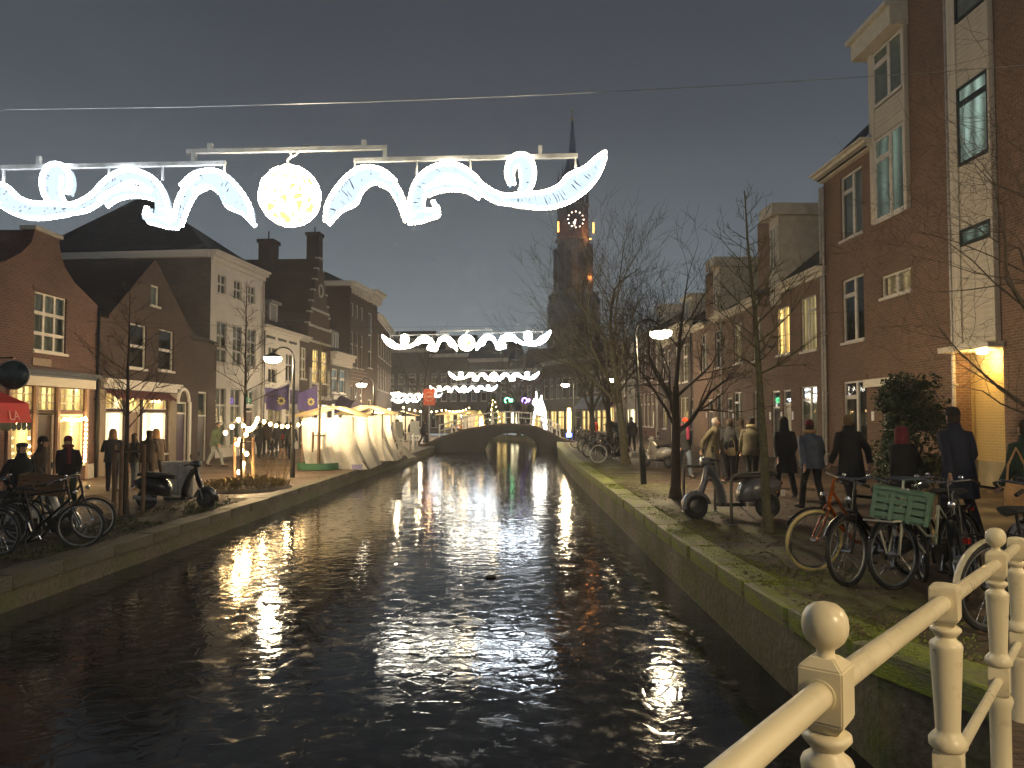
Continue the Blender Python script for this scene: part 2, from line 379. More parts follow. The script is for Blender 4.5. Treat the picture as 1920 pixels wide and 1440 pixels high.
# grass and moss tufts on the coping edge
def tufts(name, label, n, fx, y0, y1, z, h, m, seed):
    rr = random.Random(seed); b = MB()
    for i in range(n):
        y = y0+(y1-y0)*rr.random()**1.8; x = fx(y, rr); zz = z(y)
        if sin(x*3.1+y*1.3)+sin(y*2.3)+rr.uniform(-1, 1) < -.3: continue
        for k in range(5):
            a = rr.uniform(0, 2*pi); hh = h*rr.uniform(.5, 1.3); w = .006*rr.uniform(.7, 1.6); dx, dy = cos(a)*hh*.7, sin(a)*hh*.7
            px_, py_ = x+rr.uniform(-.05, .05), y+rr.uniform(-.05, .05)
            b.add([(px_-w*sin(a), py_+w*cos(a), zz), (px_+w*sin(a), py_-w*cos(a), zz), (px_+dx*.5, py_+dy*.5, zz+hh*.7), (px_+dx, py_+dy, zz+hh*.75)], [(0,1,2), (1,3,2)])
    return tag(b.build(name, m), label, 'grass', kind='stuff')
grass_m = M('moss_green', (.19, .23, .03), .9, var=.5, scale=12)
straw_m = M('dry_grass', (.20, .15, .06), .9, var=.4, scale=9)
tufts('grass', 'short mossy grass along the coping of the brick house side quay', 7000, lambda y, r_: rq(y)[0]+r_.uniform(-.03, .40)+(r_.random()**5)*.8, 4.5, 30, lambda y: rq(y)[1]+.018, .020, grass_m, 3)
tufts('grass', 'thin dark grass on the earth verge of the shop side quay', 1500, lambda y, r_: lq(y)-.3-r_.random()*1.4, 8, 19, lambda y: LZ+.008, .06, M('dark_grass', (.05, .06, .02), .9, var=.5, scale=12), 5)

def fallen(name, label, n, fx, y0, y1, z, seed):
    rr = random.Random(seed); b = MB()
    for i in range(n):
        y = y0+(y1-y0)*rr.random()**1.6; x = fx(y, rr); a = rr.uniform(0, 6.28); s = rr.uniform(.02, .045); zz = z(x, y)+.012+rr.random()*.012; t1, t2 = rr.uniform(-.012, .012), rr.uniform(-.012, .012)
        c, d = cos(a)*s, sin(a)*s
        b.add([(x-c, y-d, zz), (x+d*.55, y-c*.55, zz+t1+.006), (x+c, y+d, zz+t2), (x-d*.55, y+c*.55, zz+.006)], [(0,1,2,3)])
    return tag(b.build(name, M('wet_brown_leaf', (.11, .065, .03), .55, var=.6, scale=5)), label, 'leaves', kind='stuff')
fallen('fallen_leaves', 'scattered wet brown leaves on the verge and paving by the brick houses', 2600, lambda y, r_: rq(y)[0]+.1+4.5*r_.random()**1.7, 4.8, 30, lambda x, y: rise(y, x), 12)
fallen('fallen_leaves', 'scattered wet brown leaves on the dark verge by the shops', 900, lambda y, r_: lq(y)-.2-3.2*r_.random()**1.5, 8, 26, lambda x, y: LZ, 14)
# ------------------------------------------------------------------ houses
class House:
    def __init__(s, name, label, A, B, cat='house', group=None, z=0.):
        s.A = Vector(A); d = Vector(B)-s.A; s.L = d.length; s.rz = atan2(d.y, d.x)
        s.o = thing(name, label, cat, (A[0], A[1], 0), s.rz, group); s.z0 = z; s.ops = []; s.names = {}
    def wall(s, prof, m, depth=8., name='wall', reveal=.16, sides=True):
        b = MB(); ops = s.ops
        for (z0, l0, r0), (z1, l1, r1) in zip(prof, prof[1:]):
            if z1-z0 < 1e-6: continue
            cuts = sorted({z0, z1} | {q for o in ops for q in (o[2], o[3]) if z0 < q < z1})
            for za, zb in zip(cuts, cuts[1:]):
                ta, tb = (za-z0)/(z1-z0), (zb-z0)/(z1-z0)
                La, Lb, Ra, Rb = l0+(l1-l0)*ta, l0+(l1-l0)*tb, r0+(r1-r0)*ta, r0+(r1-r0)*tb
                act = sorted(o for o in ops if o[2] <= za+1e-6 and o[3] >= zb-1e-6 and o[1] > La and o[0] < Ra)
                pa, pb = La, Lb
                for o in act:
                    b.quad((pa, 0, za), (o[0], 0, za), (o[0], 0, zb), (pb, 0, zb)); pa = pb = o[1]
                b.quad((pa, 0, za), (Ra, 0, za), (Rb, 0, zb), (pb, 0, zb))
        for u0, u1, z0, z1 in ops:
            y = reveal
            b.quad((u0,0,z0), (u0,y,z0), (u0,y,z1), (u0,0,z1)); b.quad((u1,0,z0), (u1,0,z1), (u1,y,z1), (u1,y,z0))
            b.quad((u0,0,z1), (u0,y,z1), (u1,y,z1), (u1,0,z1)); b.quad((u0,0,z0), (u1,0,z0), (u1,y,z0), (u0,y,z0))
        if sides:
            for (z0, l0, r0), (z1, l1, r1) in zip(prof, prof[1:]):
                b.quad((l0,0,z0), (l1,0,z1), (l1,depth,z1), (l0,depth,z0)); b.quad((r0,0,z0), (r0,depth,z0), (r1,depth,z1), (r1,0,z1))
            b.quad((prof[0][1],depth,prof[0][0]), (prof[0][2],depth,prof[0][0]), (prof[-1][2],depth,prof[-1][0]), (prof[-1][1],depth,prof[-1][0]))
        s.D = depth
        return b.build(name, m, s.o)
    def win(s, u0, u1, z0, z1, cells='T', back=None, fm=None, sill=True, name='window', t=.05, lintel=None, y=.06, hole=True, bar=None):
        if hole: s.ops.append((u0, u1, z0, z1))
        fm = fm or white_wood; w, h = u1-u0, z1-z0
        C = CELLS[cells] if isinstance(cells, str) else cells
        b = MB()
        for fx0, fx1, fz0, fz1 in C:
            a0, a1, c0, c1 = u0+w*fx0, u0+w*fx1, z0+h*fz0, z0+h*fz1
            b.box(a0, a0+t, y, y+.07, c0, c1); b.box(a1-t, a1, y, y+.07, c0, c1)
            b.box(a0+t, a1-t, y, y+.07, c0, c0+t); b.box(a0+t, a1-t, y, y+.07, c1-t, c1)
        f = b.build(name, fm, s.o)
        for fx0, fx1, fz0, fz1 in C:
            ubox('pane', f, glass, u0+w*fx0+t, u0+w*fx1-t, y+.03, y+.04, z0+h*fz0+t, z0+h*fz1-t)
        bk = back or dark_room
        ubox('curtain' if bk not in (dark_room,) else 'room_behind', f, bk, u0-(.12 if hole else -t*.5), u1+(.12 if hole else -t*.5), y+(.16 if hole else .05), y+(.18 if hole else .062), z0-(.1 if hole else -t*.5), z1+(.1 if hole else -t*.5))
        if sill: ubox('sill', f, stone if fm is not white_wood else fm, u0-.06, u1+.06, -.07, y, z0-.08, z0)
        if lintel: ubox('lintel', f, lintel, u0-.1, u1+.1, -.025, .05, z1+.002, z1+.16)
        return f
    def box(s, name, m, u0, u1, y0, y1, z0, z1, parent=None, bev=False):
        return ubox(name, parent or s.o, m, u0, u1, y0, y1, z0, z1, me=BEV if bev else None)
    def gable_roof(s, xl, xr, ze, xm, zr, depth, m=None, y0=.3, over=.12):
        b = MB(); t = .14
        for xa in (xl-over, xr+over):
            zz = ze-over*(zr-ze)/max(.1, abs(xm-xl))
            b.add([(xa,y0,zz), (xm,y0,zr), (xm,depth,zr), (xa,depth,zz), (xa,y0,zz-t), (xm,y0,zr-t), (xm,depth,zr-t), (xa,depth,zz-t)],
                  [(0,1,2,3), (4,7,6,5), (0,4,5,1), (3,2,6,7), (0,3,7,4)])
        return b.build('roof', m or roof, s.o)
    def eave_roof(s, x0, x1, ze, zr, depth, m=None, over=.25, hip=0):
        b = MB(); dm = depth/2
        b.add([(x0,-over,ze), (x1,-over,ze), (x1-hip,dm,zr), (x0+hip,dm,zr), (x0,depth,ze), (x1,depth,ze)],
              [(0,1,2,3), (3,2,5,4), (0,3,4), (1,5,2)])
        b.add([(x0,-over,ze-.1), (x1,-over,ze-.1), (x1,depth,ze-.1), (x0,depth,ze-.1)], [(0,3,2,1)])
        return b.build('roof', m or roof, s.o)
    def cornice(s, u0, u1, z, m, h=.35, out=.3, y=0, dent=0, name='cornice'):
        b = MB()
        b.box(u0, u1, -out*.35+y, -.003+y, z-h, z-h*.55); b.box(u0-.05, u1+.05, -out*.75+y, -.003+y, z-h*.55, z-h*.2); b.box(u0-.1, u1+.1, -out+y, -.003+y, z-h*.2, z)
        c = b.build(name, m, s.o)
        if dent:
            for i in range(dent):
                x = u0+(u1-u0)*(i+.5)/dent; ubox('bracket', c, m, x-.09, x+.09, -out*.62+y, -.004+y, z-h*1.75, z-h*.6)
        return c
    def pipe(s, u, z0, z1, m=None, y=-.09):
        b = MB(); b.tube([(u, y, z0), (u, y, z1)], .05, 8)
        for k in range(int((z1-z0)/2.2)+1): b.box(u-.07, u+.07, y, 0, z0+.4+k*2.2, z0+.45+k*2.2)
        return b.build('drainpipe', m or zinc, s.o, True)
    def door(s, u0, u1, z0, z1, m, top=.75, lit=None, fm=None):
        s.ops.append((u0, u1, z0, z1)); fm = fm or white_wood
        d = ubox('door', s.o, m, u0+.07, u1-.07, .10, .15, z0, z0+(z1-z0)*top-.04)
        ubox('handle', d, chrome, .34, .40, -1.6, -.4, -.08, -.04)
        b = MB(); b.box(u0, u0+.07, .05, .16, z0, z1); b.box(u1-.07, u1, .05, .16, z0, z1); b.box(u0+.07, u1-.07, .05, .16, z1-.07, z1)
        b.box(u0+.07, u1-.07, .05, .16, z0+(z1-z0)*top-.04, z0+(z1-z0)*top+.03); fr = b.build('door_frame', fm, s.o)
        ubox('fanlight', fr, glass, u0+.07, u1-.07, .09, .10, z0+(z1-z0)*top+.03, z1-.07)
        ubox('room_behind', fr, lit or dark_room, u0-.1, u1+.1, .22, .24, z0, z1+.1)
        return d
def grid(nx, rows):
    rows = [0]+rows+[1]; return [(i/nx, (i+1)/nx, a, b) for i in range(nx) for a, b in zip(rows, rows[1:])]
CELLS = {'T': grid(1, [.66]), 'S': grid(1, [.5]), 'six': grid(2, [.33, .66]), 'two': grid(2, []), 'four': grid(2, [.5]), 'nine': grid(3, [.30, .65]),
         'one': grid(1, []), 'sixpane': grid(2, [.30, .65]), 'dutch': [(0, .55, 0, .74), (0, .55, .74, 1), (.55, 1, 0, 1)], 'dutchr': [(.45, 1, 0, .74), (.45, 1, .74, 1), (0, .45, 0, 1)], 'three': grid(3, [])}

# ---- shop side (camera's west): a gabled pizza shop, a brown gable house, a white house, ...
h = House('gable_house', 'red brick neck-gable house with lit shop and red awning at street level', (-14.1, 19.6), (-14.1, 26.0))
o_ = .8
h.win(2.16+o_, 3.8+o_, 3.75, 5.5, 'nine', curtain_grey, lintel=brick_red)
for a, b_ in ((1.25, 2.25), (3.5, 4.95)):
    h.win(a+o_, b_+o_, .25, 1.85, 'one', lit_amber, cream_wood, sill=True, name='shop_window')
for a, b_ in ((1.25, 2.25), (2.4, 3.35), (3.5, 4.95)):
    h.win(a+o_, b_+o_, 1.98, 2.68, grid(3, [.33, .66]), lit_amber, cream_wood, sill=False, name='transom_window', t=.018)
h.door(2.4+o_, 3.35+o_, LZ, 1.9, M('brown_door', (.06, .03, .02), .4), .98, lit_amber, cream_wood)
h.wall([(LZ, 0, 6.4), (5.55, 0, 6.4), (5.75, .5, 5.9), (6.1, 1.6, 5.0), (6.5, 2.3, 4.45), (6.9, 2.75, 4.2), (7.3, 2.9, 4.1)], brick_red, 9)
h.box('shop_fascia', cream_wood, 1.1+o_-.9, 5.4+o_, -.12, -.003, 2.70, 2.98)
h.cornice(.1, 6.3, 3.18, black_metal, .2, .28)
for x in (1.1+o_, 2.32+o_-.02, 3.42+o_, 5.02+o_): h.box('pilaster', M('pink_stone', (.40, .26, .19), .7), x-.07+.0, x+.07, -.07, -.004, LZ, 2.695)
h.box('plinth', stone, 5.1+o_, 6.38, -.05, -.004, LZ, .2)
h.box('gable_cap', stone, 2.8, 4.2, -.08, .4, 7.302, 7.42)
h.gable_roof(0.1, 6.3, 5.45, 3.5, 6.95, 9, y0=.35)
h.pipe(6.36, LZ, 5.4, black_metal)
plq = M('worn_plaque', (.30, .24, .18), .8); h.box('plaque', plq, 2.9, 3.8, -.04, -.003, 3.30, 3.52)

# the brown gable house
h = House('gable_house', 'dark brown brick house with pointed gable above a bright shop window', (-14.1, 26.02), (-14.1, 36.6))
h.win(3.8, 4.5, 6.15, 6.95, 'one', curtain_grey)
h.win(2.15, 3.5, 3.6, 5.25, 'S', dark_room); h.win(4.55, 5.9, 3.65, 5.3, 'S', dark_room)
for a, b_ in ((.6, 1.95), (3.35, 5.4)): h.win(a, b_, .3, 1.95, 'one', lit_shop, white_wood, name='shop_window')
for a, b_ in ((.6, 1.95), (3.35, 5.4)): h.win(a, b_, 2.05, 2.62, 'two', lit_amber, white_wood, sill=False, name='transom_window', t=.035)
h.door(2.1, 3.2, LZ, 2.62, M('glazed_door', (.20, .11, .05), .4), .78, lit_amber)
h.door(6.35, 7.35, LZ, 2.4, M('purple_door', (.045, .02, .06), .35), .82, dark_room)
h.door(8.5, 9.5, LZ, 2.9, M('grey_door', (.06, .045, .045), .4), .66, dark_room)
h.wall([(LZ, 0, 10.55), (5.2, 0, 10.55), (5.2, .7, 10.55), (5.35, .75, 7.9), (7.95, 4.05, 4.2)], brick_dark, 9)
h.cornice(.3, 6.1, 3.1, white_wood, .34, .3)
h.gable_roof(.75, 7.5, 5.3, 4.13, 7.85, 9, y0=.3)
h.eave_roof(7.6, 10.5, 5.25, 6.4, 5, over=.15)
aw = MB()
for i in range(12):                          # dark red shop blind pulled half up
    x0 = .55+i*.41; aw.add([(x0,-.02,2.72), (x0+.41,-.02,2.72), (x0+.41,-.38,2.45), (x0,-.38,2.45), (x0+.2,-.39,2.36)], [(0,1,2,3), (3,2,4)])
aw.build('shop_blind', M('dark_red_canvas', (.10, .02, .022), .8), h.o)
ar = MB(); ar.torus((6.85, -.02, 2.4), .55, .09, 'y', 14, 6, 0, pi); ar.build('door_arch', white_wood, h.o)
h.box('white_pilaster', white_wood, 7.4, 7.6, -.08, -.004, LZ, 2.4)
for a, b_ in ((0.1, .5), (5.5, 6.1)): h.box('pilaster', M('tan_stone', (.26, .20, .14), .7), a, b_, -.09, -.004, LZ, 2.72)
# chandelier in the shop window
ch = thing('chandelier', 'small glowing chandelier hanging in the bright shop window', 'lamp', (-14.02, 30.2, 2.32))
b = MB(); b.tube([(0,0,.35), (0,0,.05)], .012, 5); b.torus((0,0,0), .14, .012, 'z', 12, 5); b.build('frame', black_metal, ch)
for i in range(6): MB().ell((.14*cos(i*pi/3), .14*sin(i*pi/3), .05), .025, .025, .04, 6, 4).build('bulb', bulb_m, ch)

# the white house
h = House('white_house', 'tall white plastered house with three columns of windows under a steep dark roof', (-14.6, 37.0), (-13.97, 42.85))
for a in (.7, 2.4, 4.05):
    h.win(a, a+.85, 7.9, 8.85, 'four', dark_room, t=.04)
    h.win(a-.05, a+1.0, 4.45, 6.5, grid(2, [.34, .66]), curtain_grey, M('greyed_wood', (.42, .40, .38), .6))
for a in (.65, 2.2): h.win(a, a+1.1, .3, 3.2, grid(2, [.4, .7]), curtain_grey, M('greyed_wood', (.42, .40, .38), .6))
h.win(3.9, 4.9, 2.4, 3.2, 'two', dark_room); h.door(3.9, 4.9, LZ, 2.3, M('brown_panel_door', (.09, .05, .04), .5), .9)
h.wall([(LZ, 0, 5.88), (9.5, 0, 5.88)], plaster, 9.5, sides=False)
sw = MB(); sw.quad((-.001,0,LZ), (-.001,0,9.5), (-.001,9.5,9.5), (-.001,9.5,LZ)); sw.quad((5.88,0,LZ), (5.88,9.5,LZ), (5.88,9.5,9.5), (5.88,0,9.5)); sw.quad((0,9.5,LZ), (5.88,9.5,LZ), (5.88,9.5,9.5), (0,9.5,9.5))
sw.build('side_wall', brick_grey, h.o)
h.cornice(-.05, 5.93, 9.86, plaster, .5, .4); h.box('side_cornice', plaster, -.3, -.004, .0, 9.4, 9.5, 9.84)
b = MB(); b.add([(-.3,.0,9.86), (6.2,.0,9.86), (6.2,9.5,9.86), (-.3,9.5,9.86), (2.0,4.0,13.6), (3.4,5.5,13.6)], [(0,1,5,4), (1,2,5), (2,3,4,5), (3,0,4), (0,3,2,1)]); b.build('roof', roof, h.o)
h.pipe(5.8, LZ, 9.4)
# taller dark roof standing behind the first two houses
h = House('rear_building', 'long dark tiled roof rising behind the two brick gable houses', (-20.5, 24), (-20.5, 38), 'building')
h.wall([(LZ, 0, 14), (6.6, 0, 14)], brick_dark, 7); h.eave_roof(0, 14, 6.6, 10.3, 8)

# low white house with a dormer
h = House('white_house', 'low white house with slotted frieze and a dormer window in its roof', (-13.97, 42.87), (-13.5, 48.7))
for a, z0, z1, bk in ((.85, 4.85, 5.8, curtain_grey), (.85, 3.7, 4.55, dark_room)): h.win(a, a+1.25, z0, z1, 'two', bk)
h.win(3.5, 4.75, 3.9, 5.6, grid(2, [.6]), dark_room, M('pale_frame', (.5, .47, .43), .5))
h.win(.9, 3.0, .2, 2.4, 'two', lit_soft, M('pale_frame', (.5, .47, .43), .5), name='shop_window'); h.door(3.6, 4.7, LZ, 2.4, M('dark_door', (.03, .025, .03), .4), .8, lit_soft)
h.wall([(LZ, 0, 5.83), (6.75, 0, 5.83)], plaster, 8)
h.cornice(0, 5.83, 6.95, plaster, .3, .3); 
h.box('shop_fascia', M('purple_canvas', (.085, .055, .21), .8, var=.2, scale=2), .1, 5.7, -.14, -.004, 2.55, 3.4)
for i in range(3): h.box('frieze_slot', asph, .5+i*1.75, 1.8+i*1.75, -.02, -.004, 6.25, 6.40)
h.eave_roof(0, 5.83, 6.95, 9.8, 8)
dm = h.win(2.3, 3.3, 7.15, 8.5, 'one', dark_room, y=.5, hole=False, sill=False)
b = MB(); b.box(2.1, 3.5, .52, 3.2, 6.95, 8.5); b.box(2.0, 3.6, .3, 3.4, 8.5, 8.66); b.build('dormer', M('grey_lead', (.20, .19, .20), .6), h.o)
h.pipe(.06, LZ, 6.6, black_metal)

# stepped gable house with lit windows
h = House('stepped_gable_house', 'brown brick house with stepped gable, white stone bands and yellow lit windows', (-13.5, 48.72), (-13.0, 55.0))
h.win(.2, 1.2, 4.2, 6.2, 'sixpane', lit_soft); h.win(2.45, 3.6, 4.0, 6.25, 'sixpane', lit_warm); h.win(4.3, 5.45, 4.05, 6.25, 'sixpane', lit_warm)
h.win(.4, 3.0, .1, 2.6, 'three', lit_soft, name='shop_window'); h.win(3.5, 5.8, .1, 2.6, 'two', lit_shop, name='shop_window')
st = [(LZ, 0, 6.3), (6.7, 0, 6.3), (6.7, 1.5, 6.3), (7.9, 1.5, 6.3)]
x0, x1, z = 1.5, 6.3, 7.9
for i in range(6):
    x0 += .33; x1 -= .33; st += [(z, x0, x1), (z+.78, x0, x1)]; z += .78
h.wall(st, brick_dark, 9)
for i in range(7):
    zz = 7.9+.78*(i-1)
    xa, xb = 1.5+.33*i, 6.3-.33*i
    for u0, u1 in ((xa-.03, xa+.36), (xb-.36, xb+.03)): h.box('step_stone', stone, u0, u1, -.05, .25, zz+.782, zz+.89)
for zz, w in ((6.72, 2.4), (7.75, 2.3), (8.9, 1.9)): h.box('stone_band', stone, 3.9-w, 3.9+w, -.04, -.003, zz, zz+.16)
b = MB(); b.torus((3.9, -.02, 10.4), .42, .07, 'y', 16, 6); b.build('round_stone', stone, h.o)
h.gable_roof(1.7, 6.1, 7.9, 3.9, 12.2, 9, y0=.4)
h.cornice(0, 1.5, 6.95, stone, .35, .3); h.box('entablature', stone, .1, 6.2, -.12, -.003, 2.9, 3.15)
b = MB(); b.box(3.3, 4.4, 3.2, 4.2, 11.5, 13.7); b.box(3.2, 4.5, 3.1, 4.3, 13.7, 13.95); b.tube([(3.85,3.7,13.9), (3.85,3.7,14.6)], .05, 5); b.build('chimney', brick_dark, h.o)
for x in (2.0, 3.85, 5.7): h.box('stone_pier', stone, x-.16, x+.16, -.09, -.004, 3.152, 5.0)
# big roof between the white house and the stepped gable
h = House('rear_building', 'broad dark roof between the white house and the stepped gable', (-20, 42), (-18, 55), 'building')
h.wall([(LZ, 0, 13), (8.4, 0, 13)], brick_dark, 7); h.eave_roof(0, 13.1, 8.4, 11.8, 8, hip=2)

h = House('black_house', 'narrow black painted house with white cornice and bluish lit windows', (-13.0, 55.02), (-12.6, 59.6))
for a in (.25, 2.1): h.win(a, a+1.3, 3.5, 5.25, grid(1, [.6]), lit_cool, t=.09)
h.win(.3, 2.2, .1, 2.7, 'two', lit_shop, name='shop_window'); h.door(2.7, 3.9, LZ, 2.6, dark_wood, .8, lit_shop)
h.wall([(LZ, 0, 4.6), (5.6, 0, 4.6)], M('black_painted_brick', (.035, .035, .038), .7, wall=True), 8)
h.cornice(-.05, 4.65, 6.45, white_wood, .95, .5); h.eave_roof(0, 4.6, 6.45, 9.2, 8)
b = MB(); b.box(1.5, 3.3, .5, 3, 6.5, 8.2); b.build('dormer', M('grey_lead', (.20, .19, .20), .6), h.o); h.win(1.8, 3.0, 6.7, 8.0, 'two', curtain_grey, y=.42, hole=False, sill=False)
h.box('shop_sign', white_wood, .4, 3.6, -.1, -.004, 3.0, 3.3)

h = House('corner_building', 'tall brick corner building with white bracketed cornice and slim windows', (-12.6, 59.62), (-11.95, 67.8), 'building')
for a in (.25, 1.55, 2.95): 
    h.win(a, a+.7, 9.65, 10.7, 'one', dark_room, sill=False); h.win(a, a+.75, 5.65, 8.4, 'T', dark_room, fm=M('pale_frame', (.5, .47, .43), .5)); h.win(a, a+.75, .8, 4.2, 'T', lit_soft if a > 2 else dark_room)
h.win(5.3, 6.5, 5.9, 10.6, grid(1, [.3, .6]), dark_room); h.door(5.3, 6.5, LZ, 3.2, dark_wood, .75, lit_soft)
h.wall([(LZ, 0, 8.2), (11.4, 0, 8.2)], brick_dark, 10)
h.cornice(-.1, 5.2, 12.3, white_wood, .5, .6, dent=6); h.cornice(5.0, 8.2, 12.5, white_wood, .6, .9, dent=3)
h.box('side_cornice', white_wood, -.5, -.11, -.3, 9, 11.95, 12.3); h.box('parapet', brick_dark, .02, 8.18, .004, 10, 11.4, 12.0)
h.eave_roof(.3, 7.9, 12.3, 14.6, 10, over=-.3, hip=2.5)
b = MB(); b.box(1.2, 2.2, 3, 4, 13, 16.3); b.box(1.1, 2.3, 2.9, 4.1, 16.3, 16.55); b.tube([(1.7,3.5,16.5), (1.7,3.5,17.1)], .05, 5); b.build('chimney', brick_dark, h.o)
for i in range(4): h.box('stone_band', M('brown_stone', (.16, .12, .1), .8), .1, 5.0, -.04, -.003, 4.5+i*.28, 4.58+i*.28)

# ---- far houses round the bend, built by one routine
def row_house(name, label, A, B, zt, bm, cols, floors, shop, zr=None, fm=None, lit=(), awn=None, z=LZ, cor=white_wood, depth=9, dormer=False):
    h = House(name, label, A, B); W = h.L; cw = W/cols
    for fz0, fz1 in floors:
        for i in range(cols):
            h.win(cw*(i+.5)-min(.6, cw*.3), cw*(i+.5)+min(.6, cw*.3), fz0, fz1, 'T', lit_soft if (i, fz0) in lit else (curtain_grey if (i*7+int(fz0*3)) % 3 else dark_room), fm, t=.09)
    if shop:
        for i in range(max(1, cols-1)):
            w = W/max(1, cols-1); h.win(w*i+.25, w*(i+1)-.25, z+.4, z+2.7, R.choice(['two', 'T', 'six']), R.choice([shop, shop, lit_soft, lit_amber, dark_room]), fm, name='shop_window')
    h.wall([(z, 0, W), (zt, 0, W)], bm, depth)
    h.cornice(0, W, zt+.3, cor, .5, .45)
    h.eave_roof(0, W, zt+.3, zr or zt+2.5, depth)
    if awn:
        b = MB(); b.add([(.2,-.01,z+3.2), (W-.2,-.01,z+3.2), (W-.2,-1.0,z+2.75), (.2,-1.0,z+2.75), (W-.2,-1.0,z+2.5), (.2,-1.0,z+2.5)], [(0,1,2,3), (3,2,4,5)]); b.build('awning', awn, h.o)
    if dormer:
        h.win(W*.4, W*.6, zt+.5, zt+1.7, 'two', curtain_grey, y=.8, hole=False, sill=False)
        b = MB(); b.box(W*.37, W*.63, .83, 3.5, zt+.3, zt+1.8); b.box(W*.36, W*.64, .7, 3.6, zt+1.8, zt+1.95); b.build('dormer', white_wood, h.o)
    return h
row_house('town_house', 'plain dark brick house just past the tall corner building', (-11.95, 67.9), (-13.2, 84), 10.6, brick_dark, 6, [(4.2, 6.4), (7.2, 9.2)], lit_soft, 13.4)
row_house('town_house', 'dark house with lit arcade at the far bend of the shop side', (-13.3, 84.1), (-17.5, 100), 9.6, brick_dark, 6, [(4.0, 6.2), (6.9, 8.6)], lit_amber, 12.8, lit={(1, 4.0)})
F = [((-25.5, 112), (-18.5, 111.5), 9.6, brick_dark, 'far brown house with amber shop front at the closed end of the street', lit_amber),
     ((-18.4, 111.4), (-12.0, 110.5), 11.2, brick_grey, 'far grey brick house above the crowded market lights', lit_shop),
     ((-11.9, 110.4), (-6.2, 109), 10.4, brick_dark, 'far dark house with small attic lights above the third garland', lit_amber),
     ((-6.1, 108.9), (-.5, 107), 9.6, brick_grey, 'far house with pale blue shop front behind the arched bridge', EMIT('pale_blue_shop', (.65, .8, 1.), 2.0, .5)),
     ((-.4, 106.8), (4.0, 103), 8.0, brick_red, 'far low brick house with pink and warm shop light', lit_shop)]
for A, B, zt, bm, lb, sh in F: row_house('town_house', lb, A, B, zt, bm, 4, [(3.9, 5.8), (6.4, 7.9)] if zt > 9 else [(3.9, 6.0)], sh, zt+3.4, dormer=zt > 10)
row_house('town_house', 'pale brick canal house with tall white windows behind the light sculpture', (4.1, 102.5), (8.2, 91.5), 8.6, brick_grey, 6, [(4.0, 6.6)], lit_amber, 11.2, dormer=True)
bh = row_house('town_house', 'brick house with pale blue awning and striped shop front', (8.25, 91.3), (9.9, 80.2), 8.3, brick_grey, 6, [(4.4, 6.8)], lit_amber, 10.8)
aw_m = M('pale_blue_canvas', (.30, .38, .52), .7)
b = MB(); b.add([(.3,-.02,4.0), (10.6,-.02,4.0), (10.6,-.9,2.9), (.3,-.9,2.9), (10.6,-.9,2.6), (.3,-.9,2.6)], [(0,1,2,3), (3,2,4,5)]); ba = b.build('awning', aw_m, bh.o)
for i in range(6):
    for k in range(2): ubox('lettering_line', ba, M('dark_blue_print', (.05, .07, .14), .7), .8+i*1.65, 1.9+i*1.65-.3*k, -.62+.18*k, -.60+.18*k, 3.28+.22*k, 3.38+.22*k, rot=(-.9, 0, 0))
h = House('arched_gable_house', 'narrow orange lit house with rounded top and arched fanlight', (9.95, 80.0), (10.55, 74.6))
h.win(1.4, 3.9, 7.6, 8.7, grid(3, []), lit_soft, t=.08); h.win(3.4, 4.9, 4.0, 6.9, 'T', curtain_cream, t=.1); h.win(.5, 2.8, .2, 2.7, 'two', lit_amber, name='shop_window'); h.door(3.2, 4.6, 0, 2.7, dark_wood, .8, lit_shop)
h.wall([(0, 0, 5.4), (8.3, 0, 5.4), (9.0, .35, 5.05), (9.5, 1.0, 4.4), (9.75, 1.9, 3.5)], BRICK('orange_lit_brick', (.36, .13, .05), (.28, .10, .04), (.2, .15, .1)), 8, sides=False)  # orange light on this front is put into the brick colour
b = MB(); b.torus((2.7, -.02, 7.75), 1.5, .12, 'y', 16, 6, .1, pi-.1); b.build('arch_band', white_wood, h.o); h.eave_roof(.1, 5.3, 8.3, 9.6, 8, over=-.3)
row_house('town_house', 'slim cream painted house between the orange gable and the red brick row', (10.6, 74.4), (11.05, 67.7), 8.6, M('cream_render', (.42, .40, .33), .8, wall=True), 3, [(4.2, 6.8)], lit_shop, 11)

# ---- brick house side (camera's east); u runs from the far end towards the camera
RA, RB = Vector((10.96, 60)), Vector((11.85, 16)); RD = (RB-RA).normalized()
def rp(u): p = RA+RD*u; return (p.x, p.y)
h = House('brick_row_house', 'deep red brick house with tall white windows and a white dentil cornice', rp(-7.5), rp(2.7))
for a in (.8, 2.6, 4.25, 6.55, 8.7): h.win(a, a+1.15, 4.6, 7.35, 'T', curtain_grey if a > 4 else dark_room, t=.08, lintel=brick_deep)
for a in (.5, 2.1, 3.7, 5.3, 6.9): h.win(a, a+1.15, .95, 3.65, 'T', lit_soft, t=.08)
h.door(8.5, 9.6, 0, 3.4, dark_wood, .7, lit_soft)
h.wall([(0, 0, 10.2), (8.0, 0, 10.2)], brick_deep, 9); h.cornice(0, 10.2, 8.45, white_wood, .5, .55, dent=12); h.eave_roof(0, 10.2, 8.45, 11.2, 9); h.pipe(9.9, 0, 8.0)
b = MB(); b.box(6.2, 8.2, .7, 3.5, 8.5, 10.3); b.box(6.0, 8.4, .5, 3.6, 10.3, 10.5); b.build('dormer', white_wood, h.o); h.win(6.5, 7.9, 8.7, 10.1, 'two', dark_room, y=.6, hole=False, sill=False)

